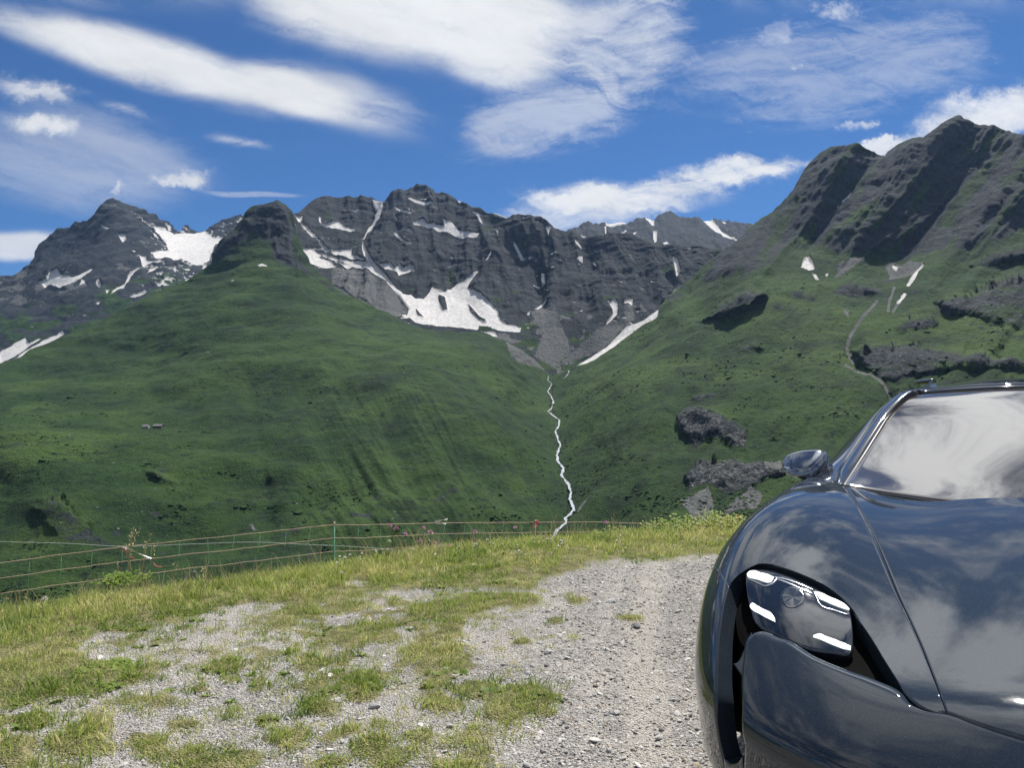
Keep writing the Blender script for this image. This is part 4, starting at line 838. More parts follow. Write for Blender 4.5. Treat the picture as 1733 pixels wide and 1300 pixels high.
def build_turf():
    kinds = [tuft_mesh('turf_a%d' % k, M_TURF, 100 + k, 24, .055, .008, .034, .0042, 1.1) for k in range(6)]       # 0-5 short, grazed
    kinds += [tuft_mesh('turf_b%d' % k, M_TURF, 120 + k, 20, .05, .03, .085, .0040, .8) for k in range(4)]          # 6-9 longer
    kinds += [tuft_mesh('turf_c%d' % k, M_LUSH, 130 + k, 24, .055, .015, .055, .0050, .9) for k in range(3)]          # 10-12 lush
    kinds += [leaf_rosette('turf_d%d' % k, M_LUSH, 140 + k, 11, .05, .022) for k in range(3)]                       # 13-15 clover, plantain
    kinds += [tuft_mesh('turf_e%d' % k, M_DRY, 150 + k, 6, .05, .06, .20, .0028, .5) for k in range(3)]             # 16-18 dry stalks
    X, Y = view_points(95000, 2.35, 13.5, .75, -41, 38); g = grass_amount(X, Y); q = lip_q(X, Y)
    keep = (RNG.random(len(X)) < g ** 1.15 * (.35 + .6 * sstep(fbm(np.stack([X * 3, Y * 3, 0 * X + 8], -1), 3), -.25, .2))) & (q < 4.0)
    X, Y, g, q = X[keep], Y[keep], g[keep], q[keep]; n = len(X)
    tall = sstep(q, -1.1, .2) * g; lush = sstep(fbm(np.stack([X * 1.3, Y * 1.3, 0 * X + 3], -1), 3), .0, .35)
    u = RNG.random(n); u2 = RNG.random(n)
    idx = RNG.integers(0, 6, n)
    idx = np.where(u < .20 + .55 * tall, RNG.integers(6, 10, n), idx)
    idx = np.where(u2 < .50 * lush, RNG.integers(10, 13, n), idx)
    idx = np.where((u2 > .86) & (lush > .1), RNG.integers(13, 16, n), idx)
    idx = np.where(RNG.random(n) < .012 + .06 * tall, RNG.integers(16, 19, n), idx)
    s = RNG.uniform(.65, 1.2, n) * (.75 + .35 * g) * (1 + .30 * tall)
    rot = np.stack([RNG.normal(0, .12, n), RNG.normal(0, .12, n), RNG.uniform(0, 6.28, n)], -1)
    Z = ground_z(X, Y, True) + .004 * g
    scatter('grass', np.stack([X, Y, Z], -1), rot, np.stack([s, s, s * RNG.uniform(.8, 1.2, n)], -1), idx, kinds)
build_turf()

# ------------------------------------------------------------------ dwarf shrubs and boulders on the green slopes
def build_slope_cover():
    m, T, b = material('dwarf_shrub'); rnd = T.n('ShaderNodeObjectInfo').outputs['Random']
    T.put(b.inputs['Base Color'], T.mix(rnd, (0.014, 0.034, 0.011), (0.034, 0.064, 0.018))); b.inputs['Roughness'].default_value = .95; b.inputs['Specular IOR Level'].default_value = .1
    m2 = simple('slope_boulder', (0.13, 0.13, 0.128), .9, var=.4, scale=.6)
    sh = [stone_mesh('shrub_%d' % k, m, 900 + k, 2, .62, .75) for k in range(4)]; bo = [stone_mesh('boulder_%d' % k, m2, 920 + k, 1, .7, .3) for k in range(4)]
    PS, SS, PB, SB = [], [], [], []
    for key in 'AC':
        o, V = terr[key]; nr = V.shape[0] - 3; X, Y, Z = [V[:nr, :, k].ravel() for k in range(3)]
        px = CXP + FPX * X / Y; py = YH + FPX * (HC - Z) / Y
        base = sstep(py, 560, 760) if key == 'A' else sstep(py, 430, 560)
        cl = fbm(np.stack([X / 60, Y / 60, Z / 22], -1), 4); cl2 = fbm(np.stack([X / 300, Y / 300, Z / 120 + 3], -1), 3)
        pr = base * sstep(cl + .6 * cl2, .02, .40); w = RNG.random(len(X)) < pr * .085
        P = np.stack([X, Y, Z], -1)[w]; PS.append(P); n = len(P); s = np.exp(RNG.normal(math.log(1.9), .45, n)); SS.append(s[:, None] * np.stack([RNG.uniform(1, 2.2, n), RNG.uniform(.8, 1.3, n), RNG.uniform(.5, .8, n)], -1))
        w = RNG.random(len(X)) < .006 * base * sstep(fbm(np.stack([X / 90, Y / 90, Z / 40 + 9], -1), 3), -.05, .35)
        P = np.stack([X, Y, Z], -1)[w]; PB.append(P); n = len(P); s = np.exp(RNG.normal(math.log(1.5), .45, n)); SB.append(s[:, None] * np.stack([RNG.uniform(.8, 1.5, n), RNG.uniform(.8, 1.3, n), RNG.uniform(.6, 1, n)], -1))
    for nm, P, S, kinds in (('dwarf_shrubs', PS, SS, sh), ('slope_boulders', PB, SB, bo)):
        P = np.concatenate(P); S = np.concatenate(S); n = len(P); print(nm, n)
        rot = np.stack([RNG.normal(0, .1, n), RNG.normal(0, .1, n), RNG.normal(0, .5, n)], -1)
        scatter(nm, P, rot, S, RNG.integers(0, 4, n), kinds)
build_slope_cover()
# ------------------------------------------------------------------ the dark estate car
# car frame: s runs from the nose to the tail, t sideways (positive = the side in view), z up from the ground
CX0, CY0, CTH = 1.185, 1.36, 0.515
SN, CS = math.sin(CTH), math.cos(CTH)
def c2w(p):
    p = np.asarray(p, float); s, t, z = p[..., 0], p[..., 1], p[..., 2]; return np.stack([CX0 + s * SN - t * CS, CY0 + s * CS + t * SN, z], -1)
def w2c(p):
    x, y, z = p[..., 0] - CX0, p[..., 1] - CY0, p[..., 2]; return np.stack([x * SN + y * CS, -x * CS + y * SN, z], -1)
def px_rays(px):
    px = np.asarray(px, float); d = np.stack([(px[..., 0] - CXP) / FPX, np.ones(px.shape[:-1]), (YH - px[..., 1]) / FPX], -1)
    o = w2c(np.array([0, 0, HC])); e = w2c(d + np.array([0, 0, HC])) - o; return o, e / np.linalg.norm(e, axis=-1, keepdims=True)
def smx(a, b, k):
    h = np.clip(.5 + .5 * (a - b) / k, 0, 1); return b + (a - b) * h + k * h * (1 - h)
B_ZC = ([0.0, .15, .3, .6, .9, 1.2, 1.6, 2.2], [.50, .60, .655, .735, .805, .865, .925, .96])
B_ZF = ([0.1, .3, .45, .6, .8, 1.0, 1.3, 1.65, 2.4, 3.4, 4.0, 4.5, 4.97], [.55, .66, .73, .79, .852, .897, .935, .955, .965, .975, .97, .93, .86])
B_TF = ([0.0, .3, .6, 1.0, 1.6, 2.4, 4.9], [.68, .77, .81, .835, .80, .80, .78])
B_BW = ([0.0, .6, .95, 1.4, 2.4, 3.3, 3.85, 4.4, 4.97], [1.045, 1.06, 1.055, 1.03, .995, 1.0, 1.035, .99, .90])
def body(p):
    s, t, z = p[..., 0], np.abs(p[..., 1]), p[..., 2]
    zc = spl(s, *B_ZC) - .1 * t * t; tf = spl(s, *B_TF); zf = spl(s, *B_ZF); dt = t - tf
    fen = zf - np.where(dt < 0, .10 * (np.sqrt(1 + (dt / .24) ** 2) - 1), 1.4 * dt * dt)
    f1 = (z - smx(zc, fen, .07)) * .9
    b = spl(s, *B_BW) - .10 * np.clip(z - .6, 0, 9) ** 1.5 - .35 * np.clip(.5 - z, 0, 9) ** 2
    a = 1.0 + .042 * np.exp(-((z - .48) / .085) ** 2) - 1.5 * np.clip(z - .42, 0, .4) ** 2 - .5 * np.clip(.42 - z, 0, .5) ** 2
    u = np.clip((1.0 - s) / a, 0, 9); v = np.abs(t / b); g = (u ** 3 + v ** 3 + 1e-9) ** (1 / 3)
    ub = np.clip((s - 4.0) / .97, 0, 9); gb = (ub ** 3.2 + v ** 3.2 + 1e-9) ** (1 / 3.2)
    f2 = np.where(s > 2.5, gb, g) - 1
    return smx(smx(f1, f2, .13), .2 - z, .08)
def bgrad(p, f=body, e=1e-3):
    g = np.zeros_like(p)
    for k in range(3):
        q = p.copy(); q[..., k] += e; r = p.copy(); r[..., k] -= e; g[..., k] = (f(q) - f(r)) / (2 * e)
    return g
def bproj(p, it=5):
    for _ in range(it):
        g = bgrad(p); p = p - (body(p) / np.maximum((g * g).sum(-1), .05))[..., None] * g
    return p
def march(o, d, n=110):
    t = np.zeros(d.shape[:-1]) 
    for _ in range(n): t = np.minimum(t + body(o + d * t[..., None]) * .8, 9)
    return o + d * t[..., None]
def hit(px):
    o, d = px_rays(px); return march(o + d * .4, d)
def top(s, t):
    s, t = np.broadcast_arrays(np.asarray(s, float), np.asarray(t, float)); return march(np.stack([s, t, 0 * s + 2.0], -1), np.array([0, 0, -1.]) + 0 * s[..., None])
def side(s, z):
    z = np.maximum(z, .235); s, z = np.broadcast_arrays(np.asarray(s, float), np.asarray(z, float)); return march(np.stack([s, 0 * s + 1.7, z], -1), np.array([0, -1., 0]) + 0 * s[..., None])
def frontp(t, z):
    t, z = np.broadcast_arrays(np.asarray(t, float), np.asarray(z, float)); return march(np.stack([0 * t - .6, t, z], -1), np.array([1., 0, 0]) + 0 * t[..., None])
def rearp(t, z):
    t, z = np.broadcast_arrays(np.asarray(t, float), np.asarray(z, float)); return march(np.stack([0 * t + 5.8, t, z], -1), np.array([-1., 0, 0]) + 0 * t[..., None])
def curve(P, n, smooth=True):
    P = np.asarray(P, float); d = np.concatenate([[0], np.cumsum(np.linalg.norm(np.diff(P, axis=0), axis=1))]); tt = np.linspace(0, d[-1], n)
    k = np.concatenate([[True], np.diff(d) > 1e-6]); P, d = P[k], d[k]
    if smooth and len(P) > 2:
        # Catmull-Rom through the points
        m = np.gradient(P, d, axis=0); i = np.clip(np.searchsorted(d, tt, side='right') - 1, 0, len(d) - 2); h = (d[i + 1] - d[i])[:, None]; u = ((tt - d[i])[:, None]) / h
        return (2 * u ** 3 - 3 * u ** 2 + 1) * P[i] + (u ** 3 - 2 * u ** 2 + u) * h * m[i] + (-2 * u ** 3 + 3 * u ** 2) * P[i + 1] + (u ** 3 - u ** 2) * h * m[i + 1]
    return np.stack([np.interp(tt, d, P[:, k]) for k in range(3)], -1)
def coons(c0, c1, d0, d1, nu, nv):
    c0, c1 = curve(c0, nu), curve(c1, nu); d0, d1 = curve(d0, nv), curve(d1, nv); u = np.linspace(0, 1, nu)[None, :, None]; v = np.linspace(0, 1, nv)[:, None, None]
    return (1 - v) * c0[None] + v * c1[None] + (1 - u) * d0[:, None] + u * d1[:, None] - ((1 - u) * (1 - v) * c0[0] + u * (1 - v) * c0[-1] + (1 - u) * v * c1[0] + u * v * c1[-1])
def settle(G, it=24, onbody=True):
    G = bproj(G) if onbody else G
    for k in range(it):
        a = G.copy(); G[1:-1, 1:-1] = .5 * a[1:-1, 1:-1] + .125 * (a[:-2, 1:-1] + a[2:, 1:-1] + a[1:-1, :-2] + a[1:-1, 2:])
        if onbody and k % 4 == 3: G[1:-1, 1:-1] = bproj(G[1:-1, 1:-1], 2)
    if onbody: G = bproj(G)
    return G
def mirror(G): return G * np.array([1, -1, 1.])
def full(G):     # a half patch that ends on the centre line, with its mirror image
    H = mirror(G)[:, ::-1]; return np.concatenate([G, H[:, 1:]], 1)
def gnormals(G):
    du = np.gradient(G, axis=1); dv = np.gradient(G, axis=0); n = np.cross(du, dv); return n / (np.linalg.norm(n, axis=-1, keepdims=True) + 1e-9)
def panel(name, G, mat, parent, depth=0.0, lip=.03, gap=.0016, out=None, lead=.004, onbody=True):
    """a pressed panel: the patch, pulled in by the shut-line gap, with its edges folded inwards"""
    G = G.copy(); N = gnormals(G)
    ref = bgrad(G) if onbody else (G - np.array([2.4, 0, .55]))
    flip = (N * ref).sum() < 0
    if flip: N = -N
    if onbody:
        N = ref / (np.linalg.norm(ref, axis=-1, keepdims=True) + 1e-9)
    if gap:
        for sl_, nb in (((0, slice(None)), (1, slice(None))), ((-1, slice(None)), (-2, slice(None))), ((slice(None), 0), (slice(None), 1)), ((slice(None), -1), (slice(None), -2))):
            d = G[nb] - G[sl_]; L = np.linalg.norm(d, axis=-1, keepdims=True) + 1e-9; G[sl_] = G[sl_] + d / L * np.minimum(gap, L * .45)
    G = G - N * (depth if np.isscalar(depth) else np.asarray(depth)[..., None])
    nr, nc = G.shape[:2]; idx = np.arange(nr * nc).reshape(nr, nc)
    loop = np.concatenate([idx[0, :-1], idx[:-1, -1], idx[-1, :0:-1], idx[:0:-1, 0]])
    V = [G.reshape(-1, 3)]; F = [grid_faces(nr, nc, flip)]
    if lip:
        b = G.reshape(-1, 3)[loop]; nn = N.reshape(-1, 3)[loop]; prev = loop; k = nr * nc; m = len(loop)
        for dd in (lead, lip):
            V.append(b - nn * dd); cur = np.arange(k, k + m); k += m
            f = np.stack([prev, cur, np.roll(cur, -1), np.roll(prev, -1)], -1); F.append(f[:, ::-1] if flip else f); prev = cur
    V = np.concatenate(V)
    return obj(name, new_mesh(name, c2w(V) - np.array(CAR_ORG), F, mat), parent)
CAR_ORG = tuple(c2w(np.array([2.4, 0, 0.0])))

def paint_material():
    m, T, b = material('dark_metallic_paint')
    co = T.n('ShaderNodeNewGeometry').outputs['Position']
    v = T.n('ShaderNodeTexVoronoi'); T.put(v.inputs['Vector'], co); v.inputs['Scale'].default_value = 900
    fl = T.n('ShaderNodeSeparateColor'); T.put(fl.inputs[0], v.outputs['Color'])
    flake = T.ramp(fl.outputs[0], .90, .99)
    T.put(b.inputs['Base Color'], T.mix(flake, (0.020, 0.027, 0.036), (0.045, 0.057, 0.072)))
    b.inputs['Metallic'].default_value = 0.0; b.inputs['Specular IOR Level'].default_value = .0; b.inputs['Roughness'].default_value = .34
    b.inputs['Coat Weight'].default_value = 1.0; b.inputs['Coat Roughness'].default_value = .015; b.inputs['Coat IOR'].default_value = 1.55
    dust = T.noise(co, 60, 6, .7); T.put(b.inputs['Coat Roughness'], T.ramp(dust, .3, .8, .022, .036))
    nm = T.n('ShaderNodeVectorMath', operation='SUBTRACT'); T.put(nm.inputs[0], v.outputs['Color']); nm.inputs[1].default_value = (.5, .5, .5)
    g = T.n('ShaderNodeNewGeometry'); nn = T.vm('NORMALIZE', T.vm('ADD', g.outputs['Normal'], T.vm('SCALE', nm.outputs[0], scale=.10))); T.put(b.inputs['Normal'], nn)
    return m
M_PAINT = paint_material()
M_BLACKGLOSS = simple('black_gloss_trim', (0.006, 0.006, 0.007), .12, Coat_Weight=.5)
M_BLACK = simple('black_plastic', (0.012, 0.012, 0.013), .45)
M_LINER = simple('black_liner', (0.004, 0.004, 0.004), .9, Specular_IOR_Level=.04)
M_RUBBER = simple('rubber', (0.016, 0.016, 0.017), .75, bump=.2)
M_GLASS = simple('tinted_glass', (0.012, 0.014, 0.016), .02, Coat_Weight=1.0, Coat_Roughness=.0, Coat_IOR=1.5)
M_WSCREEN = simple('windscreen_glass', (0.050, 0.043, 0.034), .015, Coat_Weight=1.0, Coat_Roughness=.0, Coat_IOR=1.75)
M_LENS = simple('lamp_lens', (0.010, 0.014, 0.020), .03, Coat_Weight=1.0, Coat_Roughness=.01)
M_PROJ = simple('projector_glass', (0.022, 0.028, 0.038), .05, Coat_Weight=1.0)
M_MIRROR = simple('mirror_lacquer', (0.16, 0.18, 0.21), .10, 0.85, var=.05, Coat_Weight=1.0, Coat_Roughness=.03)
M_CHROME = simple('bright_trim', (0.62, 0.64, 0.67), .12, 1.0)
M_ALLOY = simple('alloy_rim', (0.10, 0.105, 0.11), .3, 1.0)
M_RED = simple('tail_lamp', (0.25, 0.01, 0.012), .1, Coat_Weight=1.0)
def led_material():
    m, T, b = material('lit_lamp')
    co = T.n('ShaderNodeNewGeometry').outputs['Position']; n = T.noise(co, 90, 3, .6)
    b.inputs['Base Color'].default_value = (.8, .82, .8, 1); b.inputs['Roughness'].default_value = .2; T.put(b.inputs['Emission Color'], T.mix(T.ramp(n, .35, .65), (.78, .86, .80), (1, 1, .98))); b.inputs['Emission Strength'].default_value = .75
    return m
M_LED = led_material()
ZK = lambda L: [(1160 + x / 1.911, 620 + y / 1.911) for x, y in L]
QK = lambda L: [(1160 + x / 3.25, 900 + y / 3.25) for x, y in L]
HK = lambda L: [(1240 + x / 7.22, 940 + y / 7.22) for x, y in L]

def build_car():
    car = empty('parked_car', CAR_ORG)
    tag(car, 'dark grey metallic estate car with lit four-point headlight, parked on the gravel', 'car')
    # -- key points
    C0 = hit([(1431, 824)])[0]; TIP = hit([(1602, 1211)])[0]
    shut = hit(ZK([(845, 1130), (803, 1010), (760, 900), (725, 822), (690, 745), (656, 658), (620, 570), (590, 512), (560, 455), (538, 418)])); shut = np.concatenate([shut, [C0]]); shut[0] = TIP
    def to_centre(px, s_end):
        p = hit(px); t0 = p[-1, 1]; s0 = p[-1, 0]; ext = []
        if t0 > .05:
            slope = (p[-1, 0] - p[-2, 0]) / (p[-1, 1] - p[-2, 1] + 1e-6)
            tt = np.linspace(t0, 0, 8)[1:]; k = (s0 - s_end) / max(t0 * t0, 1e-3)
            ext = top(s_end + k * tt * tt, tt)
        return np.concatenate([p, ext]) if len(ext) else p
    fr = hit([(1602, 1211), (1660, 1233), (1733, 1257)]); 
    a_, b_ = fr[0], fr[-1]; kq = (a_[0] - b_[0]) / (a_[1] ** 2 - b_[1] ** 2); s_nose = b_[0] - kq * b_[1] ** 2
    tt = np.linspace(b_[1], 0, 8)[1:]; hood_front = np.concatenate([fr, top(s_nose + kq * tt * tt, tt)])
    cw = hit([(1431, 824), (1475, 823), (1526, 823), (1580, 826), (1640, 832), (1733, 842)]); cw[0] = C0
    a_, b_ = cw[1], cw[-1]; kq = (a_[0] - b_[0]) / (a_[1] ** 2 - b_[1] ** 2 + 1e-6); s_cowl = b_[0] - kq * b_[1] ** 2
    if b_[1] > .02:
        tt = np.linspace(b_[1], 0, 8)[1:]; cowl = np.concatenate([cw, top(s_cowl + kq * tt * tt, tt)])
    else:
        cowl = cw; cowl = cowl[cowl[:, 1] > 0]; e_ = cowl[-1].copy(); cowl = np.concatenate([cowl, top(np.array([e_[0]]), np.array([0.]))])
    print('C0', C0.round(3), 'TIP', TIP.round(3), 'nose', round(float(s_nose), 3), 'cowl', round(float(s_cowl), 3), cw[-1].round(3))
    cen = top(np.linspace(hood_front[-1, 0], cowl[-1, 0], 14), np.zeros(14)); cen[0] = hood_front[-1]; cen[-1] = cowl[-1]
    Gh = settle(coons(hood_front, cowl, shut, cen, 60, 90), 12)
    panel('bonnet', full(Gh), M_PAINT, car)
    # -- front wing
    rec = hit(QK([(240, 300), (270, 240), (310, 195), (360, 172), (420, 170), (500, 188), (600, 220), (720, 270), (820, 325), (890, 388), (940, 458), (975, 520)]) + ZK([(545, 800), (590, 862), (640, 945), (680, 1010), (720, 1075), (760, 1108), (845, 1130)]))
    rec[-1] = TIP
    WS, WZ, WR = 1.15, 0.36, 0.40
    arch = lambda a0, a1, n, r=WR: [(WS - r * math.cos(a), WZ + r * math.sin(a)) for a in np.radians(np.linspace(a0, a1, n))]
    S1 = 1.74
    af = np.array(arch(176, 62, 22)); archp = side(af[:, 0], af[:, 1])
    seam = hit(QK([(192, 195), (204, 240), (224, 285), (240, 300)]))
    low = np.concatenate([side(np.array([S1, S1 - .15]), np.array([.33, .33])), archp, seam[:0], rec])
    d_rear = np.concatenate([[C0], top(np.array([C0[0] + .03, S1 - .02]), np.array([C0[1] + .06, C0[1] + .13])), side(np.full(6, S1), np.linspace(.86, .33, 6))])
    Gw = settle(coons(shut[::-1], low, d_rear, np.array([TIP, TIP + (0, 0, -1e-4)]), 120, 44), 40)
    panel('front_wing', Gw, M_PAINT, car, lip=.05); panel('front_wing', mirror(Gw), M_PAINT, car, lip=.05)
    # -- bumper, middle
    btop = hit(QK([(362, 528), (400, 532), (470, 560)]) + ZK([(310, 874), (400, 925), (500, 965), (600, 1000), (690, 1050), (725, 1090), (770, 1112)]))
    btop = np.concatenate([btop, hood_front])
    sr = hit(QK([(362, 528), (340, 590), (320, 690), (308, 800), (310, 1000), (318, 1140), (322, 1300), (330, 1420)]))
    bz = .27; e0 = sr[-1]; bb_t = np.linspace(e0[1], 0, 16); bb = frontp(bb_t, np.linspace(e0[2] - .02, bz, 16)); bb[0] = e0
    cenb = frontp(np.zeros(12), np.linspace(hood_front[-1][2], bz, 12)); cenb[0] = hood_front[-1]; cenb[-1] = bb[-1]
    off = np.interp(btop[:, 1], [.0, .36, .48, .95], [0, 0, 13, 13]); btop_l = hit(np.stack([CXP + FPX * c2w(btop)[:, 0] / c2w(btop)[:, 1], YH + FPX * (HC - c2w(btop)[:, 2]) / c2w(btop)[:, 1] + off], -1)); btop_l[btop[:, 1] < .365] = btop[btop[:, 1] < .365]
    sr[0] = btop_l[0]; Gb = settle(coons(btop_l, bb, sr, cenb, 90, 60), 20)
    nb_ = bgrad(Gb[:1])[0]; nb_ /= np.linalg.norm(nb_, axis=-1, keepdims=True); td = Gb[0] - Gb[2]; td /= np.linalg.norm(td, axis=-1, keepdims=True); rr = np.interp(Gb[0][:, 1], [0, .36, .48, .95], [.003, .003, .034, .034])[:, None]
    Gb = np.concatenate([np.stack([Gb[0] + td * rr * math.sin(q) - nb_ * rr * (1 - math.cos(q)) for q in np.radians([88, 70, 52, 35, 18])]), Gb])
    panel('bumper', full(Gb), M_PAINT, car, lip=.05)
    Gs = settle(coons(bb, frontp(bb_t * .99, np.full(16, .17)), np.array([bb[0], frontp(bb_t[0] * .99, .17)]), np.array([bb[-1], frontp(0., .17)]), 60, 8), 4)
    panel('front_splitter', full(Gs), M_BLACK, car, lip=.05)
    # -- bumper corner between the air slot and the wheel arch
    sl2 = hit(QK([(240, 300), (215, 390), (195, 500), (183, 600), (176, 760), (174, 950), (182, 1100), (196, 1190), (212, 1250), (226, 1320), (240, 1420)])); slo = sl2
    k0 = hit(QK([(212, 1250), (232, 1270), (262, 1279), (290, 1272), (312, 1240)])); k1 = hit(QK([(240, 1420), (285, 1420), (327, 1420)]))
    Gk = settle(coons(k0, k1, np.array([k0[0], k1[0]]), np.array([k0[-1], k1[-1]]), 20, 10), 3)
    for g in (Gk, mirror(Gk)): panel('bumper_foot', g, M_PAINT, car, lip=.05, gap=.0003)
    ab = np.array(arch(62, -28, 20)); archf = side(ab[:, 0], np.maximum(ab[:, 1], .25))
    Gc = settle(coons(archf, sl2, np.array([archf[0], slo[0]]), np.array([archf[-1], sl2[-1]]), 80, 30), 30)
    panel('bumper_corner', Gc, M_PAINT, car, lip=.05); panel('bumper_corner', mirror(Gc), M_PAINT, car, lip=.05)
    # -- black hollow behind the lamp and down the slot
    b1 = hit(QK([(225, 300), (262, 225), (305, 182), (360, 158), (420, 155), (520, 178), (620, 210), (730, 255), (840, 318), (910, 380), (965, 450), (1000, 520)]) + ZK([(600, 850), (660, 940), (715, 1010), (790, 1090)]))
    b2 = hit(QK([(225, 300), (210, 420), (250, 570), (400, 610), (470, 620)]) + ZK([(310, 890), (400, 940), (500, 980), (600, 1030), (690, 1085), (790, 1130)]))
    Gr = settle(coons(b1, b2, np.array([b1[0], b2[0] + (0, 0, -1e-4)]), np.array([b1[-1], b2[-1]]), 70, 30), 20)
    for k, g in enumerate((Gr, mirror(Gr))): panel('lamp_recess', g, M_LINER, car, depth=.050, lip=0, gap=0)
    r1 = hit(QK([(225, 300), (195, 450), (170, 620), (160, 900), (170, 1120), (185, 1250), (210, 1380)])); r2 = hit(QK([(470, 420), (420, 560), (350, 680), (325, 820), (328, 1000), (335, 1150), (345, 1380)]))
    Gv = settle(coons(r1, r2, np.array([r1[0], r2[0]]), np.array([r1[-1], r2[-1]]), 50, 16), 12)
    for g in (Gv, mirror(Gv)): panel('air_slot', g, M_LINER, car, depth=.075, lip=0, gap=0)
    # fin that divides the slot
    fin_t = hit(QK([(348, 535), (332, 560), (300, 640), (262, 705), (240, 712)])); fin_b = hit(QK([(348, 540), (338, 600), (322, 690), (312, 770), (304, 800)]))
    Gf = coons(fin_t, fin_b, np.array([fin_t[0], fin_b[0]]), np.array([fin_t[-1], fin_b[-1]]), 20, 10); Gf[..., 0] += .0
    for g in (Gf, mirror(Gf)): panel('slot_fin', bproj(g), M_PAINT, car, depth=.016, lip=.02, gap=0)
    # -- headlight: lens with four lit bars
    gt = hit(QK([(326, 225), (350, 204), (395, 198), (470, 205), (560, 232), (700, 292), (800, 345), (880, 392), (905, 420)])); gbm = hit(QK([(335, 400), (350, 445), (380, 480), (450, 512), (560, 560), (700, 602), (820, 616), (900, 625), (930, 600)]))
    gl = hit(QK([(326, 225), (326, 280), (328, 340), (335, 400)])); gr = hit(QK([(905, 420), (918, 480), (926, 540), (930, 600)]))
    gl[0] = gt[0]; gl[-1] = gbm[0]; gr[0] = gt[-1]; gr[-1] = gbm[-1]
    Gl = settle(coons(gt, gbm, gl, gr, 50, 24), 10)
    bars = [HK([(165, 215), (200, 180), (260, 172), (330, 195), (420, 215), (500, 250)]), HK([(175, 245), (220, 255), (300, 270), (370, 292), (430, 306), (470, 298)])], \
           [HK([(1010, 425), (1090, 445), (1180, 490), (1280, 530), (1370, 580), (1430, 640)]), HK([(1065, 508), (1130, 535), (1220, 575), (1310, 610), (1380, 635), (1425, 648)])], \
           [HK([(165, 545), (200, 530), (280, 565), (370, 605), (450, 640), (500, 700)]), HK([(175, 570), (215, 605), (290, 640), (370, 680), (440, 710), (505, 738)])], \
           [HK([(1000, 905), (1060, 892), (1160, 924), (1270, 960), (1380, 996), (1450, 1020)]), HK([(990, 918), (1070, 940), (1170, 978), (1280, 1016), (1370, 1044), (1452, 1052)])]
    trim = [[HK([(500, 232), (600, 250), (720, 285), (850, 335), (1000, 400)]), HK([(480, 255), (600, 268), (720, 302), (850, 352), (1000, 418)])],
            [HK([(540, 258), (700, 315), (850, 380), (985, 440)]), HK([(530, 275), (690, 335), (840, 400), (985, 462)])],
            [HK([(170, 262), (280, 300), (400, 340), (470, 320), (540, 245)]), HK([(170, 270), (280, 310), (405, 352), (482, 330), (552, 250)])],
            [HK([(1000, 410), (1040, 500), (1090, 585), (1250, 640), (1430, 700)]), HK([(985, 420), (1028, 510), (1085, 598), (1250, 654), (1430, 712)])]]
    def lens_depth(G):
        d = ((G.reshape(-1, 1, 3) - Gl.reshape(1, -1, 3)) ** 2).sum(-1).argmin(1) // Gl.shape[1]; v = d.reshape(G.shape[:2]) / (Gl.shape[0] - 1); return .007 + .024 * v ** 2
    for sgn in (1, -1):
        fx = (lambda G: G) if sgn == 1 else mirror
        lamp = panel('headlight', fx(Gl), M_LENS, car, depth=(.007 + .024 * np.linspace(0, 1, Gl.shape[0]) ** 2)[:, None] + 0 * Gl[..., 0], lip=.03, gap=0)
        lamp['label'] = 'headlight with four lit white bars'
        for a, b in bars:
            A, Bc = hit(a), hit(b); G = settle(coons(A, Bc, np.array([A[0], Bc[0]]), np.array([A[-1], Bc[-1]]), 14, 5), 2)
            panel('light_bar', fx(G), M_LED, lamp, depth=lens_depth(G) - .003, lip=.006, gap=0, lead=.002)
        pj = hit(HK([(735 + 150 * math.cos(q), 480 + 118 * math.sin(q)) for q in np.linspace(0, 2 * math.pi, 29)])); pc = hit(HK([(735, 480)]))[0]
        Gp = np.stack([pc + (pj - pc) * k for k in (1.0, .93, .86, .80, .02)]); Gp = bproj(Gp); dp = lens_depth(Gp) + np.array([-.0014, -.0018, -.0018, -.0018, -.0018])[:, None]
        panel('projector_lens', fx(Gp), M_PROJ, lamp, depth=dp, lip=0, gap=0)
        for a, b in trim:
            A, Bc = hit(a), hit(b); G = settle(coons(A, Bc, np.array([A[0], Bc[0]]), np.array([A[-1], Bc[-1]]), 20, 3), 2)
            panel('lamp_trim', fx(G), M_CHROME, lamp, depth=lens_depth(G) - .0025, lip=.004, gap=0, lead=.001)
    # -- sides: doors, rear wing, sill, tail
    def sgrid(s0, s1, z0, z1, n=24, m=20, arch_at=None):
        zt = np.linspace(z0, z1, m); ss = np.linspace(s0, s1, n); G = side(ss[None, :] + 0 * zt[:, None], zt[:, None] + 0 * ss[None, :]); return G
    for nm, s0, s1 in (('front_door', 1.74, 2.82), ('rear_door', 2.82, 3.62)):
        G = sgrid(s0, s1, .33, .945)
        for g in (G, mirror(G)):
            d = panel(nm, g, M_PAINT, car)
            hx = s1 - .2; hp = side(np.array([hx - .11, hx + .11]), np.array([.80, .80])); hp[:, 1] += .012
            if g is not G: hp = mirror(hp)
            h = MB(); h.tube(c2w(curve(hp, 6, False)) - np.array(CAR_ORG), .011, 8); h.obj('door_handle', M_PAINT, d)
    RS = 3.87
    q_top = side(np.linspace(3.62, 4.55, 20), np.full(20, .925)); q_b = np.concatenate([side(np.array([3.62]), np.array([.33])), (lambda a: side(RS - WR * np.cos(a), WZ + WR * np.sin(a)))(np.radians(np.linspace(50, 160, 18))), side(np.array([4.45, 4.55]), np.array([.42, .40]))])
    Gq = settle(coons(q_top, q_b, side(np.full(10, 3.62), np.linspace(.925, .33, 10)), side(np.full(10, 4.55), np.linspace(.925, .40, 10)), 50, 24), 12)
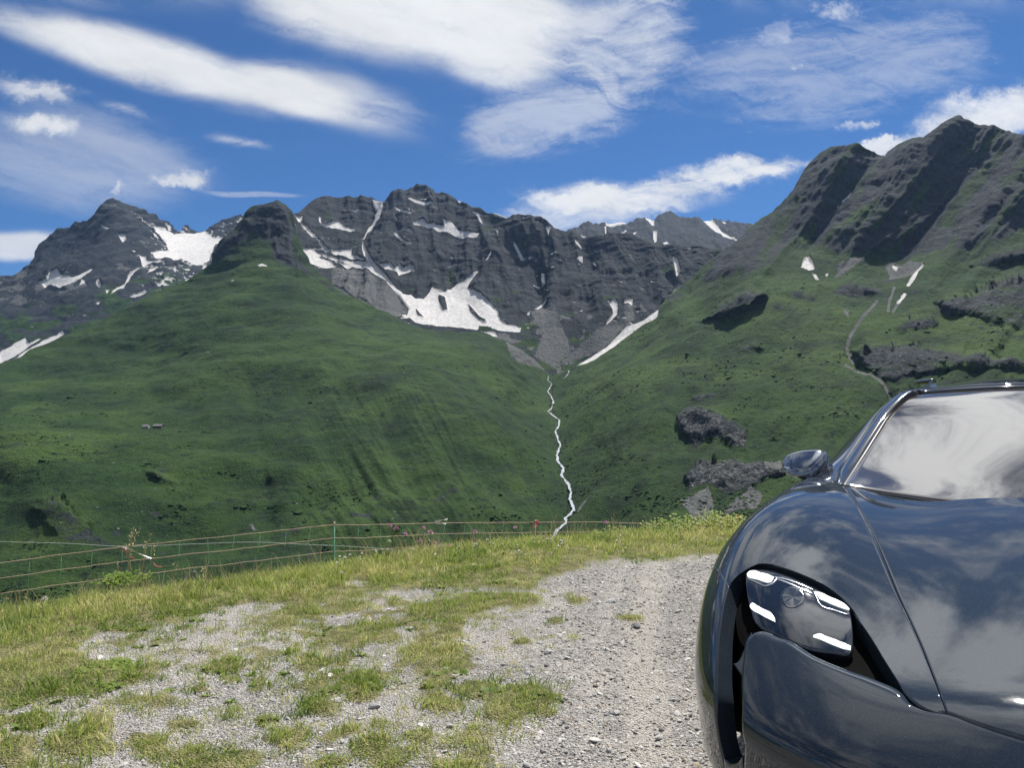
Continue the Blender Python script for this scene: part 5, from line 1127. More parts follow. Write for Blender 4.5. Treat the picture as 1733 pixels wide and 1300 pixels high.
    panel('rear_wing', Gq, M_PAINT, car); panel('rear_wing', mirror(Gq), M_PAINT, car)
    tt2 = np.linspace(.86, 0, 20)
    zt = np.linspace(.92, .30, 16); Gt = np.stack([np.concatenate([side(np.linspace(4.55, 4.80, 6), np.full(6, z)), rearp(np.linspace(.80, 0, 18), np.full(18, z))]) for z in zt]); Gt = settle(Gt, 10)
    panel('rear_bumper', full(Gt), M_PAINT, car)
    zt = np.linspace(.80, .74, 4); Gt2 = np.stack([rearp(np.linspace(.72, 0, 18), np.full(18, z)) for z in zt]); panel('tail_lamp', full(Gt2), M_RED, car, depth=-.006, lip=.02)
    for sg in (1, -1):
        G = np.stack([side(np.linspace(1.38, 3.46, 30), np.full(30, z)) for z in (.325, .27, .215)]); G[..., 1] += .012
        panel('sill', G if sg == 1 else mirror(G), M_BLACK, car, onbody=False)
        # wheel-arch cladding
        for cs in (WS, RS):
            rings = []
            for r, off in ((WR - .012, -.03), (WR - .008, .010), (WR + .030, .013), (WR + .034, -.005)):
                a = np.radians(np.linspace(-24, 204, 44)); p = side(cs - r * np.cos(a), np.maximum(WZ + r * np.sin(a), .25)); p[:, 1] += off; rings.append(p)
            G = np.array(rings); panel('wheel_arch_trim', G if sg == 1 else mirror(G), M_BLACK, car, lip=0, gap=0, onbody=False)
            a = np.radians(np.linspace(-40, 220, 40)); hz = np.stack([np.stack([cs - .415 * np.cos(a), np.full(40, sg * t_), np.maximum(WZ + .415 * np.sin(a), .19)], -1) for t_ in (.99, .80, .58)])
            obj('wheel_housing', new_mesh('wheel_housing', c2w(hz).reshape(-1, 3) - np.array(CAR_ORG), grid_faces(3, 40), M_LINER), car)
            # wheel
            wt = (1.005 if cs == WS else 1.0)
            pr = np.array([(.250, .0), (.262, .012), (.30, .016), (.335, .004), (.352, -.02), (.356, -.06), (.356, -.20), (.345, -.25), (.26, -.26)])
            an = np.linspace(0, 2 * np.pi, 49)
            def lathe(prof): return np.stack([np.stack([cs + r * np.cos(an), np.full(49, sg * (wt - .035 + o)), .356 + r * np.sin(an)], -1) for r, o in prof])
            wh = obj('wheel', new_mesh('wheel', c2w(lathe(pr)).reshape(-1, 3) - np.array(CAR_ORG), grid_faces(len(pr), 49, sg < 0), M_RUBBER), car)
            rim = lathe(np.array([(.262, .008), (.255, -.01), (.235, -.02), (.232, -.10), (.02, -.105)])); obj('rim', new_mesh('rim', c2w(rim).reshape(-1, 3) - np.array(CAR_ORG), grid_faces(5, 49, sg < 0), M_ALLOY), wh)
            mb = MB()
            for k in range(10):
                a = k * math.pi / 5; dr = np.array([math.cos(a), 0, math.sin(a)]); pd = np.array([-math.sin(a), 0, math.cos(a)]); c = np.array([cs, 0, .356])
                y0 = sg * (wt - .05); P8 = [c + dr * r_ + pd * w_ + (0, y_, 0) for r_, w in ((.03, .022), (.24, .016)) for w_ in (-w, w) for y_ in (y0, y0 - sg * .04)]
                mb.add(c2w(np.array(P8)) - np.array(CAR_ORG), np.array([[0, 2, 6, 4], [1, 5, 7, 3], [0, 4, 5, 1], [2, 3, 7, 6], [4, 6, 7, 5], [0, 1, 3, 2]]))
            mb.obj('spoke', M_ALLOY, wh, False)
    # dark underbody and inner shell so that no light comes through the gaps
    st = np.linspace(.40, 4.72, 36); zz_ = []
    for s_ in st:
        w_ = float(side(np.array([s_]), np.array([.5]))[0, 1]) - .24
        ztp = np.minimum(top(np.full(13, s_), np.linspace(-w_, w_, 13))[:, 2] - .10, .86)
        ring = [(s_, t_, z_) for t_, z_ in zip(np.linspace(-w_, w_, 13), ztp)] + [(s_, w_, .24), (s_, -w_, .24), (s_, -w_, ztp[0])]; zz_.append(ring)
    G = np.array(zz_); Vc = np.concatenate([G.reshape(-1, 3)]); nn = G.shape[1]
    capf = np.array([[0, k, k + 1] for k in range(1, nn - 2)])
    obj('underbody', new_mesh('underbody', c2w(Vc) - np.array(CAR_ORG), [grid_faces(*G.shape[:2]), capf, capf[:, ::-1] + (len(st) - 1) * nn], M_LINER, False), car)
    # -- glasshouse
    def at_s(px, s):
        o, d = px_rays(np.asarray(px, float)); k = (np.asarray(s) - o[0]) / d[..., 0]; return o + d * k[..., None]
    S0, ST = C0[0] + .02, 2.47
    fr_ = lambda f: S0 + (ST - S0) * np.asarray(f)
    pil_out = at_s([(1421, 822), (1437, 797), (1457, 766), (1479, 732), (1500, 701), (1517, 682), (1534, 667), (1551, 658)], fr_([0, .2, .4, .6, .77, .86, .94, 1]))
    pil_in = at_s([(1430, 823), (1446, 797), (1466, 766), (1487, 733), (1507, 703), (1523, 685), (1540, 672), (1556, 667)], fr_([0, .2, .4, .6, .77, .86, .94, 1]))
    print('pillar', pil_in[0].round(3), pil_in[-1].round(3), pil_out[-1].round(3))
    pt = pil_in[-1]; po = pil_out[-1]
    ttp = np.linspace(pt[1], 0, 14); ws_top = np.stack([(pt[0] - .035) + .035 * (ttp / pt[1]) ** 2, ttp, pt[2] + .022 * (1 - (ttp / pt[1]) ** 2)], -1)
    kb = np.linspace(1, 0, 16); wb = np.stack([pil_in[0, 0] - .012 * (1 - kb ** 2), pil_in[0, 1] * kb, pil_in[0, 2] - .058 * (1 - kb ** 2)], -1)
    n = 16; cl_ = np.linspace(0, 1, n)[:, None]; mid = wb[-1] * (1 - cl_) + ws_top[-1] * cl_; mid[:, 2] += .012 * np.sin(np.pi * cl_[:, 0]); mid[:, 0] -= .006 * np.sin(np.pi * cl_[:, 0])
    Gws = coons(wb, ws_top, pil_in, mid, 40, 30)
    panel('windscreen', full(Gws), M_WSCREEN, car, lip=.01, gap=0, onbody=False)
    # pillar with a black gasket along the glass
    def strip(a, b, n, bulge): 
        A, Bc = curve(a, n), curve(b, n); m = (A + Bc) / 2; ctr = np.array([2.6, 0, .7]); nd = m - ctr; nd /= np.linalg.norm(nd, axis=1, keepdims=True); return np.stack([A, (A * .8 + Bc * .2) + nd * bulge * .7, m + nd * bulge, (A * .2 + Bc * .8) + nd * bulge * .7, Bc])
    po2 = pil_out.copy(); po2[:, 1] += .045; po2[:, 0] += .10; po2[0] = pil_out[0] + (.06, .03, -.01)
    half = (pil_out * .45 + pil_in * .55)
    for sg in (1, -1):
        mi = (lambda g: g) if sg == 1 else mirror
        panel('pillar', mi(strip(half, pil_out, 30, .006)), M_PAINT, car, lip=.01, gap=0, onbody=False)
        panel('pillar', mi(strip(pil_out, po2, 30, .004)), M_BLACKGLOSS, car, lip=.01, gap=0, onbody=False)
        panel('gasket', mi(strip(pil_in, half, 30, .002)), M_BLACK, car, lip=.01, gap=0, onbody=False)
    # header and roof
    hd = ws_top + np.array([.07, 0, .022]); hd[:, 1] *= 1.02; hd[0] = po + (.03, -.01, .004)
    Ghd = np.stack([curve(ws_top + (.004, 0, .002), 30), curve((ws_top + hd) / 2 + (0, 0, .006), 30), curve(hd, 30)]); panel('roof_header', full(Ghd), M_PAINT, car, lip=.01, gap=0, onbody=False)
    sst = np.array([2.55, 2.8, 3.1, 3.5, 3.9, 4.3, 4.6]); zr = np.array([hd[-1, 2] + .012, 1.395, 1.402, 1.385, 1.345, 1.28, 1.20]); wr = np.array([po[1] - .01, .488, .500, .505, .500, .48, .45]); zo = np.array([po[2] + .012, 1.345, 1.352, 1.335, 1.295, 1.235, 1.16])
    rows = [curve(hd + (.004, 0, .001), 24)]
    for s_, zc_, w_, ze in zip(sst[1:], zr[1:], wr[1:], zo[1:]):
        t_ = np.linspace(w_, 0, 24); rows.append(np.stack([0 * t_ + s_, t_, ze + (zc_ - ze) * (1 - (t_ / w_) ** 2.2)], -1))
    Grf = np.array(rows); Grf = np.stack([curve(Grf[:, k], 40) for k in range(24)], 1)
    panel('roof', full(Grf), M_GLASS, car, lip=.01, gap=0, onbody=False)
    edge = Grf[:, 0]
    belt_s = np.linspace(1.80, 4.62, 40); belt = side(belt_s, np.interp(belt_s, [1.8, 3.9, 4.62], [.935, .945, .93])); belt[:, 1] -= .02
    up_line = curve(np.concatenate([po2, edge[3:]]), 40)
    Gsg = np.stack([belt * (1 - k) + up_line * k + np.array([0, .035 * math.sin(math.pi * k), 0]) for k in np.linspace(0, 1, 10)])
    Grg = np.stack([np.stack([np.full(12, 1.0) * (4.63 * (1 - k) + 4.88 * k), np.linspace(.50 * (1 - k) + .70 * k, 0, 12), np.linspace(1.155, 1.195, 12) * (1 - k) + .925 * k], -1) for k in np.linspace(0, 1, 8)])
    panel('rear_window', full(Grg), M_GLASS, car, lip=.01, gap=0, onbody=False)
    for sg in (1, -1):
        mi = (lambda g: g) if sg == 1 else mirror
        panel('side_window', mi(Gsg), M_GLASS, car, lip=.01, gap=0, onbody=False)
        # roof rail with its pointed front foot
        rl = edge[(edge[:, 0] > 2.52) & (edge[:, 0] < 4.3)]; pth = rl + np.array([0, .004, .040]); f0 = at_s([(1560, 660)], np.array([2.50]))[0]; f1 = at_s([(1580, 640.5)], np.array([2.62]))[0]
        mb = MB(); foot = np.array([f0 + (0, .012, -.004), f0 + (.01, -.028, -.004), f1 + (0, 0, 0), f1 + (.09, .02, -.060), f1 + (.09, -.022, -.058), f1 + (.07, 0, -.012)])
        fo = mi(foot); mb.add(c2w(fo) - np.array(CAR_ORG), np.array([[0, 1, 2], [1, 4, 2], [0, 2, 3], [2, 4, 5], [2, 5, 3], [3, 5, 4]]))
        mb.obj('rail_foot', M_PAINT, car, False)
        pth = np.concatenate([[f1 + (.05, 0, -.012)], pth[pth[:, 0] > 2.85]]); mb = MB(); mb.tube(c2w(mi(curve(pth, 40))) - np.array(CAR_ORG), .013, 8); mb.obj('roof_rail', M_BLACKGLOSS, car)
    # wipers
    for t0, t1 in ((.48, -.05), (-.12, -.62)):
        tt = np.linspace(t0, t1, 12); p = np.stack([np.interp(np.abs(tt), cowl[::-1, 1], cowl[::-1, 0]) + .012 + .012 * np.linspace(0, 1, 12), tt, np.interp(np.abs(tt), cowl[::-1, 1], cowl[::-1, 2]) - .004 + .010 * np.linspace(0, 1, 12)], -1)
        mb = MB(); mb.tube(c2w(p) - np.array(CAR_ORG), .007, 6); mb.obj('wiper', M_BLACK, car)
    # -- door mirrors
    def mir_pt(px, s): return at_s(np.asarray(px, float), np.asarray(s, float))
    MS = 1.93
    cpx = np.array([(1324, 783), (1327, 776), (1336, 769), (1350, 764.5), (1370, 762), (1386, 762), (1396, 765), (1401, 772), (1402, 785), (1400, 800), (1395, 806), (1380, 804), (1360, 800), (1338, 794), (1326, 789)])
    ring = mir_pt(cpx, np.full(len(cpx), MS)); ring = np.concatenate([ring, ring[:1]]); ring = curve(ring, 40)[:-1]; cen_ = ring.mean(0)
    cen_ = mir_pt([(1366, 783)], np.array([MS]))[0]
    rows = []
    for k in np.linspace(0, 1, 12):
        a = k * math.pi / 2; sc_ = math.cos(a) ** .85 if k < 1 else 0.0; rows.append(cen_ + (ring - cen_) * max(sc_, .02) + np.array([-.105 * math.sin(a) ** 1.15, 0, -.050 * math.sin(a)]))
    Gm = np.array(rows); back = [ring + (ring - cen_) * .0 + (.02, 0, 0), cen_ + (ring - cen_) * .97 + (.055, 0, 0), cen_ + (ring - cen_) * .90 + (.060, 0, 0), cen_ + (ring - cen_) * .88 + (.045, 0, 0), cen_ + (ring - cen_) * .02 + (.045, 0, 0)]
    Gm = np.concatenate([Gm[::-1], np.array(back)]); Gm = np.concatenate([Gm, Gm[:, :1]], 1)
    for sg in (1, -1):
        mi = (lambda g: g) if sg == 1 else mirror
        g = mi(Gm); me = new_mesh('mirror_housing', c2w(g).reshape(-1, 3) - np.array(CAR_ORG), grid_faces(*g.shape[:2], sg > 0), M_MIRROR); mo = obj('door_mirror', me, car)
        lowl = mir_pt([(1326, 789), (1345, 797), (1368, 805), (1384, 811), (1396, 815)], np.full(5, MS - .045)); low2 = mir_pt([(1329, 795), (1348, 806), (1368, 815), (1384, 822), (1398, 824)], np.full(5, MS - .01))
        Gx = np.stack([curve(lowl + (.0, 0, .004), 16), curve((lowl * .6 + low2 * .4) + (-.022, 0, 0), 16), curve(low2, 16), curve(low2 + (.06, 0, .012), 16), curve(lowl + (.10, 0, .01), 16)])
        g = mi(Gx); obj('mirror_base', new_mesh('mirror_base', c2w(g).reshape(-1, 3) - np.array(CAR_ORG), grid_faces(*g.shape[:2], sg < 0), M_BLACKGLOSS), mo)
        s0_ = mir_pt([(1378, 822), (1400, 826), (1401, 800), (1380, 806)], np.full(4, MS)); mb = MB()
        bx = np.concatenate([s0_ + (-.03, 0, 0), s0_ + (.05, 0, 0)]); bx[[0, 1, 4, 5]] += (0, -.05, -.05); g = mi(bx)
        mb.add(c2w(g) - np.array(CAR_ORG), np.array([[0, 1, 2, 3], [7, 6, 5, 4], [0, 4, 5, 1], [1, 5, 6, 2], [2, 6, 7, 3], [3, 7, 4, 0]])); mb.obj('mirror_stalk', M_BLACKGLOSS, mo, False)
        tr_ = mir_pt([(1326, 790), (1345, 797), (1368, 804), (1390, 809)], np.full(4, MS - .075)); mb = MB(); mb.tube(c2w(mi(curve(tr_, 14))) - np.array(CAR_ORG), .0035, 6); mb.obj('mirror_trim', M_CHROME, mo)
    return car
build_car()
# ------------------------------------------------------------------ things on the pull-off
def gpt(px, py):
    """where a photo pixel meets the near ground"""
    y = FPX * HC / (py - YH); x = (px - CXP) / FPX * y
    for _ in range(6):
        z = float(ground_z(np.array([x]), np.array([y]), True)[0]); y = FPX * (HC - z) / (py - YH); x = (px - CXP) / FPX * y
    return np.array([x, y, z])
M_ROCKS = simple('loose_stone', (0.30, 0.295, 0.285), .85, var=.35, scale=25, bump=.3); M_ROCKW = simple('white_stone', (0.44, 0.43, 0.41), .8, var=.25, scale=30, bump=.3); M_ROCKD = simple('dark_stone', (0.085, 0.085, 0.09), .8, var=.35, scale=25, bump=.3)
Z2 = lambda L: [(0 + x / 2.888, 860 + y / 2.888, s / 2.888) for x, y, s in L]
Z3 = lambda L: [(560 + x / 2.549, 860 + y / 2.549, s / 2.549) for x, y, s in L]
MARKS = [('the dark tuft above the biggest stone', 610, 1158), ('the wide dry clump', 860, 1188), ('the tuft below the fence post', 520, 1035), ('the low bottom tuft', 490, 1245), ('the broad bottom weed mat', 345, 1282), ('the round bottom tuft', 630, 1255), ('the yellow weed mat in the corner', 135, 1262), ('the tiny tuft on the track', 1065, 1052), ('the car', 1190, 1150), ('the lush left patch', 160, 1150), ('the ragged tuft', 540, 1192), ('the thin turf in the middle', 760, 1060), ('the netting post', 566, 960)]
_used = set()
def place_label(x, y, s, kd):
    nm, mx, my = min(MARKS, key=lambda m: math.hypot(m[1] - x, (m[2] - y) * 1.6)); dx, dy = x - mx, (y - my) * 1.6
    side = ('right' if dx > 0 else 'left') if abs(dx) > abs(dy) else ('below' if dy > 0 else 'above'); side = side + ' of' if side in ('right', 'left') else side
    col = ('grey', 'whitish', 'dark')[kd]
    for extra in ('loose', 'second', 'third', 'fourth', 'fifth'):
        for shp in (('flat', 'small') if s < 14 else ('broad', 'chunky')):
            lab = '%s %s %s stone in the gravel %s %s' % (extra, shp, col, side, nm)
            if lab not in _used: _used.add(lab); return lab
    return lab
ORD = 'first second third fourth fifth sixth seventh eighth ninth tenth eleventh twelfth thirteenth fourteenth fifteenth sixteenth seventeenth eighteenth nineteenth twentieth twenty-first twenty-second twenty-third twenty-fourth twenty-fifth twenty-sixth'.split()
def build_stones():
    st = Z2([(1485, 408, 45), (985, 830, 42), (800, 888, 36), (1560, 797, 46), (1612, 822, 62), (640, 740, 45), (490, 730, 50), (1145, 1078, 40), (1640, 945, 42), (1670, 1140, 42), (1545, 1035, 40), (605, 1225, 34), (1610, 1180, 42), (430, 970, 26), (460, 655, 36), (1090, 850, 40), (160, 1070, 34)]) + \
         Z3([(185, 855, 52), (1230, 880, 42), (255, 440, 30), (900, 583, 30), (1022, 645, 36), (935, 618, 44), (812, 662, 30), (570, 572, 26), (870, 683, 32), (1498, 443, 32), (1210, 400, 46), (1298, 435, 24), (1320, 505, 46), (625, 1048, 46), (45, 1008, 36), (720, 975, 36), (488, 1050, 36), (700, 1075, 42), (1415, 990, 46), (1140, 1000, 52), (845, 1110, 46), (540, 725, 32), (1325, 1110, 42), (1450, 1115, 42), (1260, 1080, 36), (1160, 800, 30), (515, 940, 42), (20, 832, 60)])
    own = {17: ('biggest grey stone, split-faced, lying beside the green tuft on the gravel', 0), 18: ('rounded grey stone standing alone on the bare gravel track', 0), 0: ('pale stone lying in the grass near the fence post', 1), 4: ('broad whitish stone beside a smaller one at the edge of the dry turf', 1), 11: ('small dark stone at the bottom edge of the gravel', 2), 6: ('flat white stone in the gravel patch within the grass', 1), 19: ('white pebble on the thin turf in the middle of the pull-off', 1), 29: ('dark flat stone on the gravel track, farthest of the dark ones', 2)}
    kinds = [[stone_mesh('stone', m, 70 + 10 * j + k, 2, .62, .30) for k in range(3)] for j, m in enumerate((M_ROCKS, M_ROCKW, M_ROCKD))]
    for i, (x, y, s) in enumerate(st):
        p = gpt(x, y + s * .22); w = s / FPX * p[1]; lab, kd = own.get(i, (None, 0 if i % 3 else 1))
        o = obj('stone', kinds[kd][i % 3]); o.location = (p[0], p[1], p[2] + w * .16); o.scale = (w * 1.0, w * .8, w * (1.0 if i in (17, 18) else .72)); o.rotation_euler = (RNG.normal(0, .2), RNG.normal(0, .2), RNG.uniform(0, 6.28))
        tag(o, lab or place_label(x, y, s, kd), 'stone', 'larger stones lying on the gravel')
build_stones()

TUFT_LABEL = {0: 'wide dry yellow-green grass clump on the gravel beside the track', 3: 'dark green grass tuft just above the biggest stone', 4: 'dark green leafy tuft in the thin turf below the fence post', 5: 'low grass tuft at the bottom of the picture, left of the middle', 6: 'broad low green mat of weeds at the bottom edge', 7: 'round green tuft on the bottom edge, under the biggest stone', 8: 'small pale dry tuft right of the round green one at the bottom edge', 9: 'dark ragged tuft left of the biggest stone', 11: 'yellowish grass tuft near the bottom left corner', 12: 'sprawling yellow weed mat in the bottom left corner'}
def build_tufts():
    for i, lab in TUFT_LABEL.items():
        x, y, rx, ry = TUFTS[i]; p = gpt(x, y + ry * .3); R_ = rx / FPX * p[1] * .95; Rb = ry / (FPX * HC) * p[1] ** 2 * .8
        dark = i in (3, 4, 7, 9, 5, 6); rng = np.random.default_rng(300 + i); mb = MB(); tones = []
        n = int(min(900, 260 + 2600 * R_ * Rb * 8))
        for k in range(n // 12):
            a = rng.uniform(0, 6.283); r = math.sqrt(rng.random()); cx, cy = r * R_ * math.cos(a), r * Rb * math.sin(a); m2 = MB()
            hh = (.058 if dark else .036) * (1.15 - .7 * r)
            blades(m2, tones, rng, 12, .03, hh * .35, hh, .0045, .9)
            V = np.concatenate(m2.V) + (cx, cy, float(ground_z(np.array([p[0] + cx]), np.array([p[1] + cy]), True)[0]) - p[2]); mb.add(V, [np.concatenate(m2.F4), np.concatenate(m2.F3)])
        o = mb.obj('grass_tuft', M_LUSH if dark else M_TURF); 
        at = o.data.attributes.new('tone', 'FLOAT', 'POINT'); at.data.foreach_set('value', np.array(tones, np.float32)); o.location = p
        tag(o, lab, 'grass tuft', 'grass tufts growing in the gravel')
build_tufts()

# ------------------------------------------------------------------ electric sheep netting along the lip
M_TWINE_O = simple('orange_twine', (0.66, 0.47, 0.34), .7); M_TWINE_G = simple('green_twine', (0.10, 0.26, 0.15), .7); M_POST_G = simple('green_post', (0.12, 0.30, 0.20), .5)
M_TAPE_W = simple('white_tape', (0.75, 0.70, 0.68), .6); M_TAPE_R = simple('red_tape', (0.62, 0.12, 0.13), .6); M_TWINE_W = simple('white_twine', (0.50, 0.56, 0.52), .7)
FX = [-260, -100, 0, 205, 380, 566, 610, 748, 906, 1010, 1110, 1200, 1300]; FY = [990, 967, 953, 926, 908.5, 888, 889, 885, 884.5, 884, 887, 889, 894]; FD = [8.0, 8.3, 8.5, 9.0, 9.45, 10.0, 10.15, 10.7, 11.4, 11.8, 12.2, 12.5, 12.8]; FS = [29, 27, 26, 25, 24, 22.5, 22, 18.5, 17, 16.5, 16, 16, 16]
def strand(k, xs):
    y = np.interp(xs, FX, FY) + k * np.interp(xs, FX, FS); d = np.interp(xs, FX, FD); p = to3(xs, y, d); return p
def build_fence():
    root = empty('netting_fence', (-1, 9.5, -1.2)); off = np.array(root.location)
    tag(root, 'electric sheep netting of orange twine on thin green posts along the grassy lip', 'fence')
    xs = np.linspace(-260, 1300, 240)
    sagn = fbm(np.stack([xs / 60, 0 * xs, 0 * xs], -1), 3)
    for k in range(5):
        P = strand(k, xs); P[:, 2] += .012 * sagn * (1 + .3 * k)
        MB().tube(P - off, .0032, 5).obj('twine', M_TWINE_O, root)
    P0, P4 = strand(0, xs), strand(4, xs); L = np.concatenate([[0], np.cumsum(np.linalg.norm(np.diff(P0, axis=0), axis=1))]); s = .1
    while s < L[-1] - .1:
        x = np.interp(s, L, xs); x2 = x - 9 + 5 * RNG.normal(); a = strand(0, np.array([x]))[0]; b = strand(4, np.array([x2]))[0]; m = (a + b) / 2 + (RNG.normal(0, .01), 0, 0)
        MB().tube(np.array([a, m, b]) - off, .0022, 4).obj('upright_twine', M_TWINE_G, root); s += .31
    for x in (-170, 566, 906, 1215):
        t = strand(0, np.array([x]))[0]; gz = float(ground_z(t[None, 0], t[None, 1])[0]); b = t.copy(); b[2] = min(gz, t[2] - .9) - .05
        po = MB().tube(np.array([t + (0, 0, .03), b]) - off, .0075, 8).obj('post', M_POST_G, root)
        MB().tube(np.array([t + (0, 0, .035), t + (0, 0, -.02)]) - off, .009, 8).obj('clip', M_TWINE_O, po)
    # the single wire strung lower down the slope
    r2 = empty('wire_fence', (-4, 13, -2.5)); o2 = np.array(r2.location); tag(r2, 'single pale fence wire strung lower on the slope behind the netting', 'fence')
    x2 = np.array([-300, -100, 0, 120, 205, 330, 430, 520, 620, 700]); y2 = np.array([908, 913, 917, 920.5, 925, 921, 918, 922, 927, 935])
    MB().tube(curve(to3(x2, y2, np.full(10, 13.5)), 60) - o2, .0045, 5).obj('wire', M_TWINE_W, r2)
    for x, y in ((-200, 911), (700, 935)):
        t = to3(np.array([x * 1.]), np.array([y * 1.]), np.array([13.5]))[0]; MB().tube(np.array([t + (0, 0, .02), (t[0], t[1], float(ground_z(t[None, 0], t[None, 1])[0]) - .1)]) - o2, .012, 8).obj('post', M_POST_G, r2)
build_fence()
def tape(px, d, w, mat, name, label, cat, grp=None, parts=()):
    root = None
    for i, (pts, m, ww) in enumerate([(px, mat, w)] + list(parts)):
        P = to3(np.array([p[0] for p in pts], float), np.array([p[1] for p in pts], float), np.linspace(d, d - .06, len(pts))); P = curve(P, 16)
        T = np.gradient(P, axis=0); T /= np.linalg.norm(T, axis=1, keepdims=True); tw = np.linspace(0, 2.2, 16); A = np.cross(T, [0, 1, 0]); A /= np.linalg.norm(A, axis=1, keepdims=True); Bv = np.cross(T, A)
        D = (A * np.cos(tw)[:, None] + Bv * np.sin(tw)[:, None]) * ww / 2
        V = np.stack([P - D, P + D + Bv * .0, P + D + A * .001 + Bv * .002, P - D + A * .001 + Bv * .002, P - D], 1)
        if root is None:
            o = obj(name, new_mesh(name, V.reshape(-1, 3), grid_faces(16, 5), m)); tag(o, label, cat, grp); root = o
        else: obj('tape_end', new_mesh('tape_end', V.reshape(-1, 3), grid_faces(16, 5), m), root)
q2 = lambda L: [(x / 2.888, 860 + y / 2.888) for x, y in L]; q3 = lambda L: [(560 + x / 2.549, 860 + y / 2.549) for x, y in L]
tape(q2([(600, 197), (640, 205), (690, 228), (738, 250)]), 8.95, .035, M_TAPE_W, 'marker_tape', 'red and white warning tape knotted to the netting, fluttering in two tails', 'marker tape', 'warning tapes tied to the netting',
     [(q2([(598, 198), (612, 215), (630, 236), (652, 248)]), M_TAPE_R, .03), (q2([(700, 232), (740, 255), (765, 285), (790, 288)]), M_TAPE_R, .015)])
tape(q3([(450, 63), (470, 54), (488, 52), (502, 50)]), 10.65, .035, M_TAPE_W, 'marker_tape', 'pale tape blowing sideways from the top twine above the pink flowers', 'marker tape', 'warning tapes tied to the netting', [(q3([(452, 64), (475, 67), (496, 70)]), M_TAPE_W, .03)])
tape(q3([(884, 56), (893, 66), (880, 80), (872, 92)]), 11.35, .05, M_TAPE_R, 'marker_tape', 'short red tape tied to the post beside the stream', 'marker tape', 'warning tapes tied to the netting')

# ------------------------------------------------------------------ flowers and tall stalks on the lip
M_PINK = simple('pink_petals', (0.66, 0.36, 0.52), .7, var=.3, scale=200); M_YEL = simple('cream_petals', (0.78, 0.72, 0.36), .7, var=.15, scale=200); M_WHITE = simple('white_petals', (0.8, 0.78, 0.72), .7); M_STEM = simple('flower_stem', (0.09, 0.14, 0.03), .7); M_BROWN = simple('brown_seed', (0.11, 0.06, 0.035), .8, scale=90)
def flower_meshes(seed, rad, hl, mat, petals=14):
    rng = np.random.default_rng(seed); s = MB(); s.tube(curve(np.array([(0, 0, -hl), (.012, .004, -hl * .5), (0, 0, 0)]), 6), .0028, 5); lf = MB()
    for k in range(3):
        a = rng.uniform(0, 6.28); z = -hl * rng.uniform(.35, .85); c, n_ = math.cos(a), math.sin(a); L_ = .05
        lf.add([(0, 0, z), (c * L_ * .5 - n_ * .008, n_ * L_ * .5 + c * .008, z + .02), (c * L_, n_ * L_, z + .02), (c * L_ * .5 + n_ * .008, n_ * L_ * .5 - c * .008, z + .02)], np.array([[0, 1, 2, 3]]))
    h = MB()
    for k in range(petals * 3):
        v = rng.normal(size=3); v[2] = abs(v[2]) * 1.1 - .25; v /= np.linalg.norm(v); t = np.cross(v, rng.normal(size=3)); t /= np.linalg.norm(t); r0 = rad * .25; r1 = rad * rng.uniform(.8, 1.1); w = rad * .22
        h.add([v * r0 - t * w * .5, v * r0 + t * w * .5, v * r1 + t * w, v * r1 - t * w], np.array([[0, 1, 2, 3]]))
    return s.mesh('stem', M_STEM), lf.mesh('leaf', M_STEM), h.mesh('flower_head', mat)
def put_flower(name, x, y, d, meshes, label, cat, grp, sc_):
    root = empty(name, tuple(to3(np.array([x * 1.]), np.array([y * 1.]), np.array([d]))[0])); tag(root, label, cat, grp); root.scale = (sc_,) * 3; root.rotation_euler = (RNG.normal(0, .12), RNG.normal(0, .12), RNG.uniform(0, 6.28))
    for nm, me in zip(('stem', 'leaf', 'flower_head'), meshes): obj(nm, me, root)
def lip_d(x):
    return np.interp(x, [0, 200, 480, 700, 900, 1100, 1250], [5.2, 5.7, 6.3, 7.0, 7.6, 7.9, 8.3])
PINKS = sorted(q3([(283, 90), (400, 88), (322, 112), (430, 105), (622, 103), (450, 152), (465, 173), (510, 163), (535, 161), (507, 174), (577, 174), (615, 145), (629, 151), (659, 153), (708, 158), (754, 147), (893, 172), (893, 152), (973, 155), (1185, 63), (795, 86), (255, 78), (385, 145), (560, 158), (830, 165)]))
fm = [flower_meshes(500 + k, .021, .20, M_PINK) for k in range(3)]
for i, (x, y) in enumerate(PINKS):
    own = {0: 'pink flower standing first at the left end of the row on the lip', len(PINKS) - 1: 'lone pink flower at the right end of the netting, high on its stalk'}.get(i, 'pink clover-like flower on a thin stalk, %s from the left along the lip' % ORD[i])
    put_flower('pink_flower', x, y, float(lip_d(x)) - .1, fm[i % 3], own or 'pink clover-like flower on a thin stalk on the grassy lip', 'flower', 'pink flowers on the lip', RNG.uniform(.85, 1.15))
fy = [flower_meshes(520 + k, .014, .16, M_YEL, 10) for k in range(3)]
for i in range(95):
    x = 1258 - abs(RNG.normal(0, 55)); y = np.interp(x, [1050, 1150, 1190, 1258], [905, 890, 878, 871]) + abs(RNG.normal(0, 11)) + RNG.uniform(-1, 3)
    put_flower('cream_flower', x, y, float(lip_d(x)) - (y - 871) * .022, fy[i % 3], 'small cream yellow flower in the tall grass beside the car', 'flower', 'cream flowers beside the car', RNG.uniform(.7, 1.2))
fw = flower_meshes(540, .020, .18, M_WHITE, 10)
put_flower('white_flower', 76, 1014, 5.0, fw, 'single white flower head at the left end of the lip', 'flower', None, 1.0)
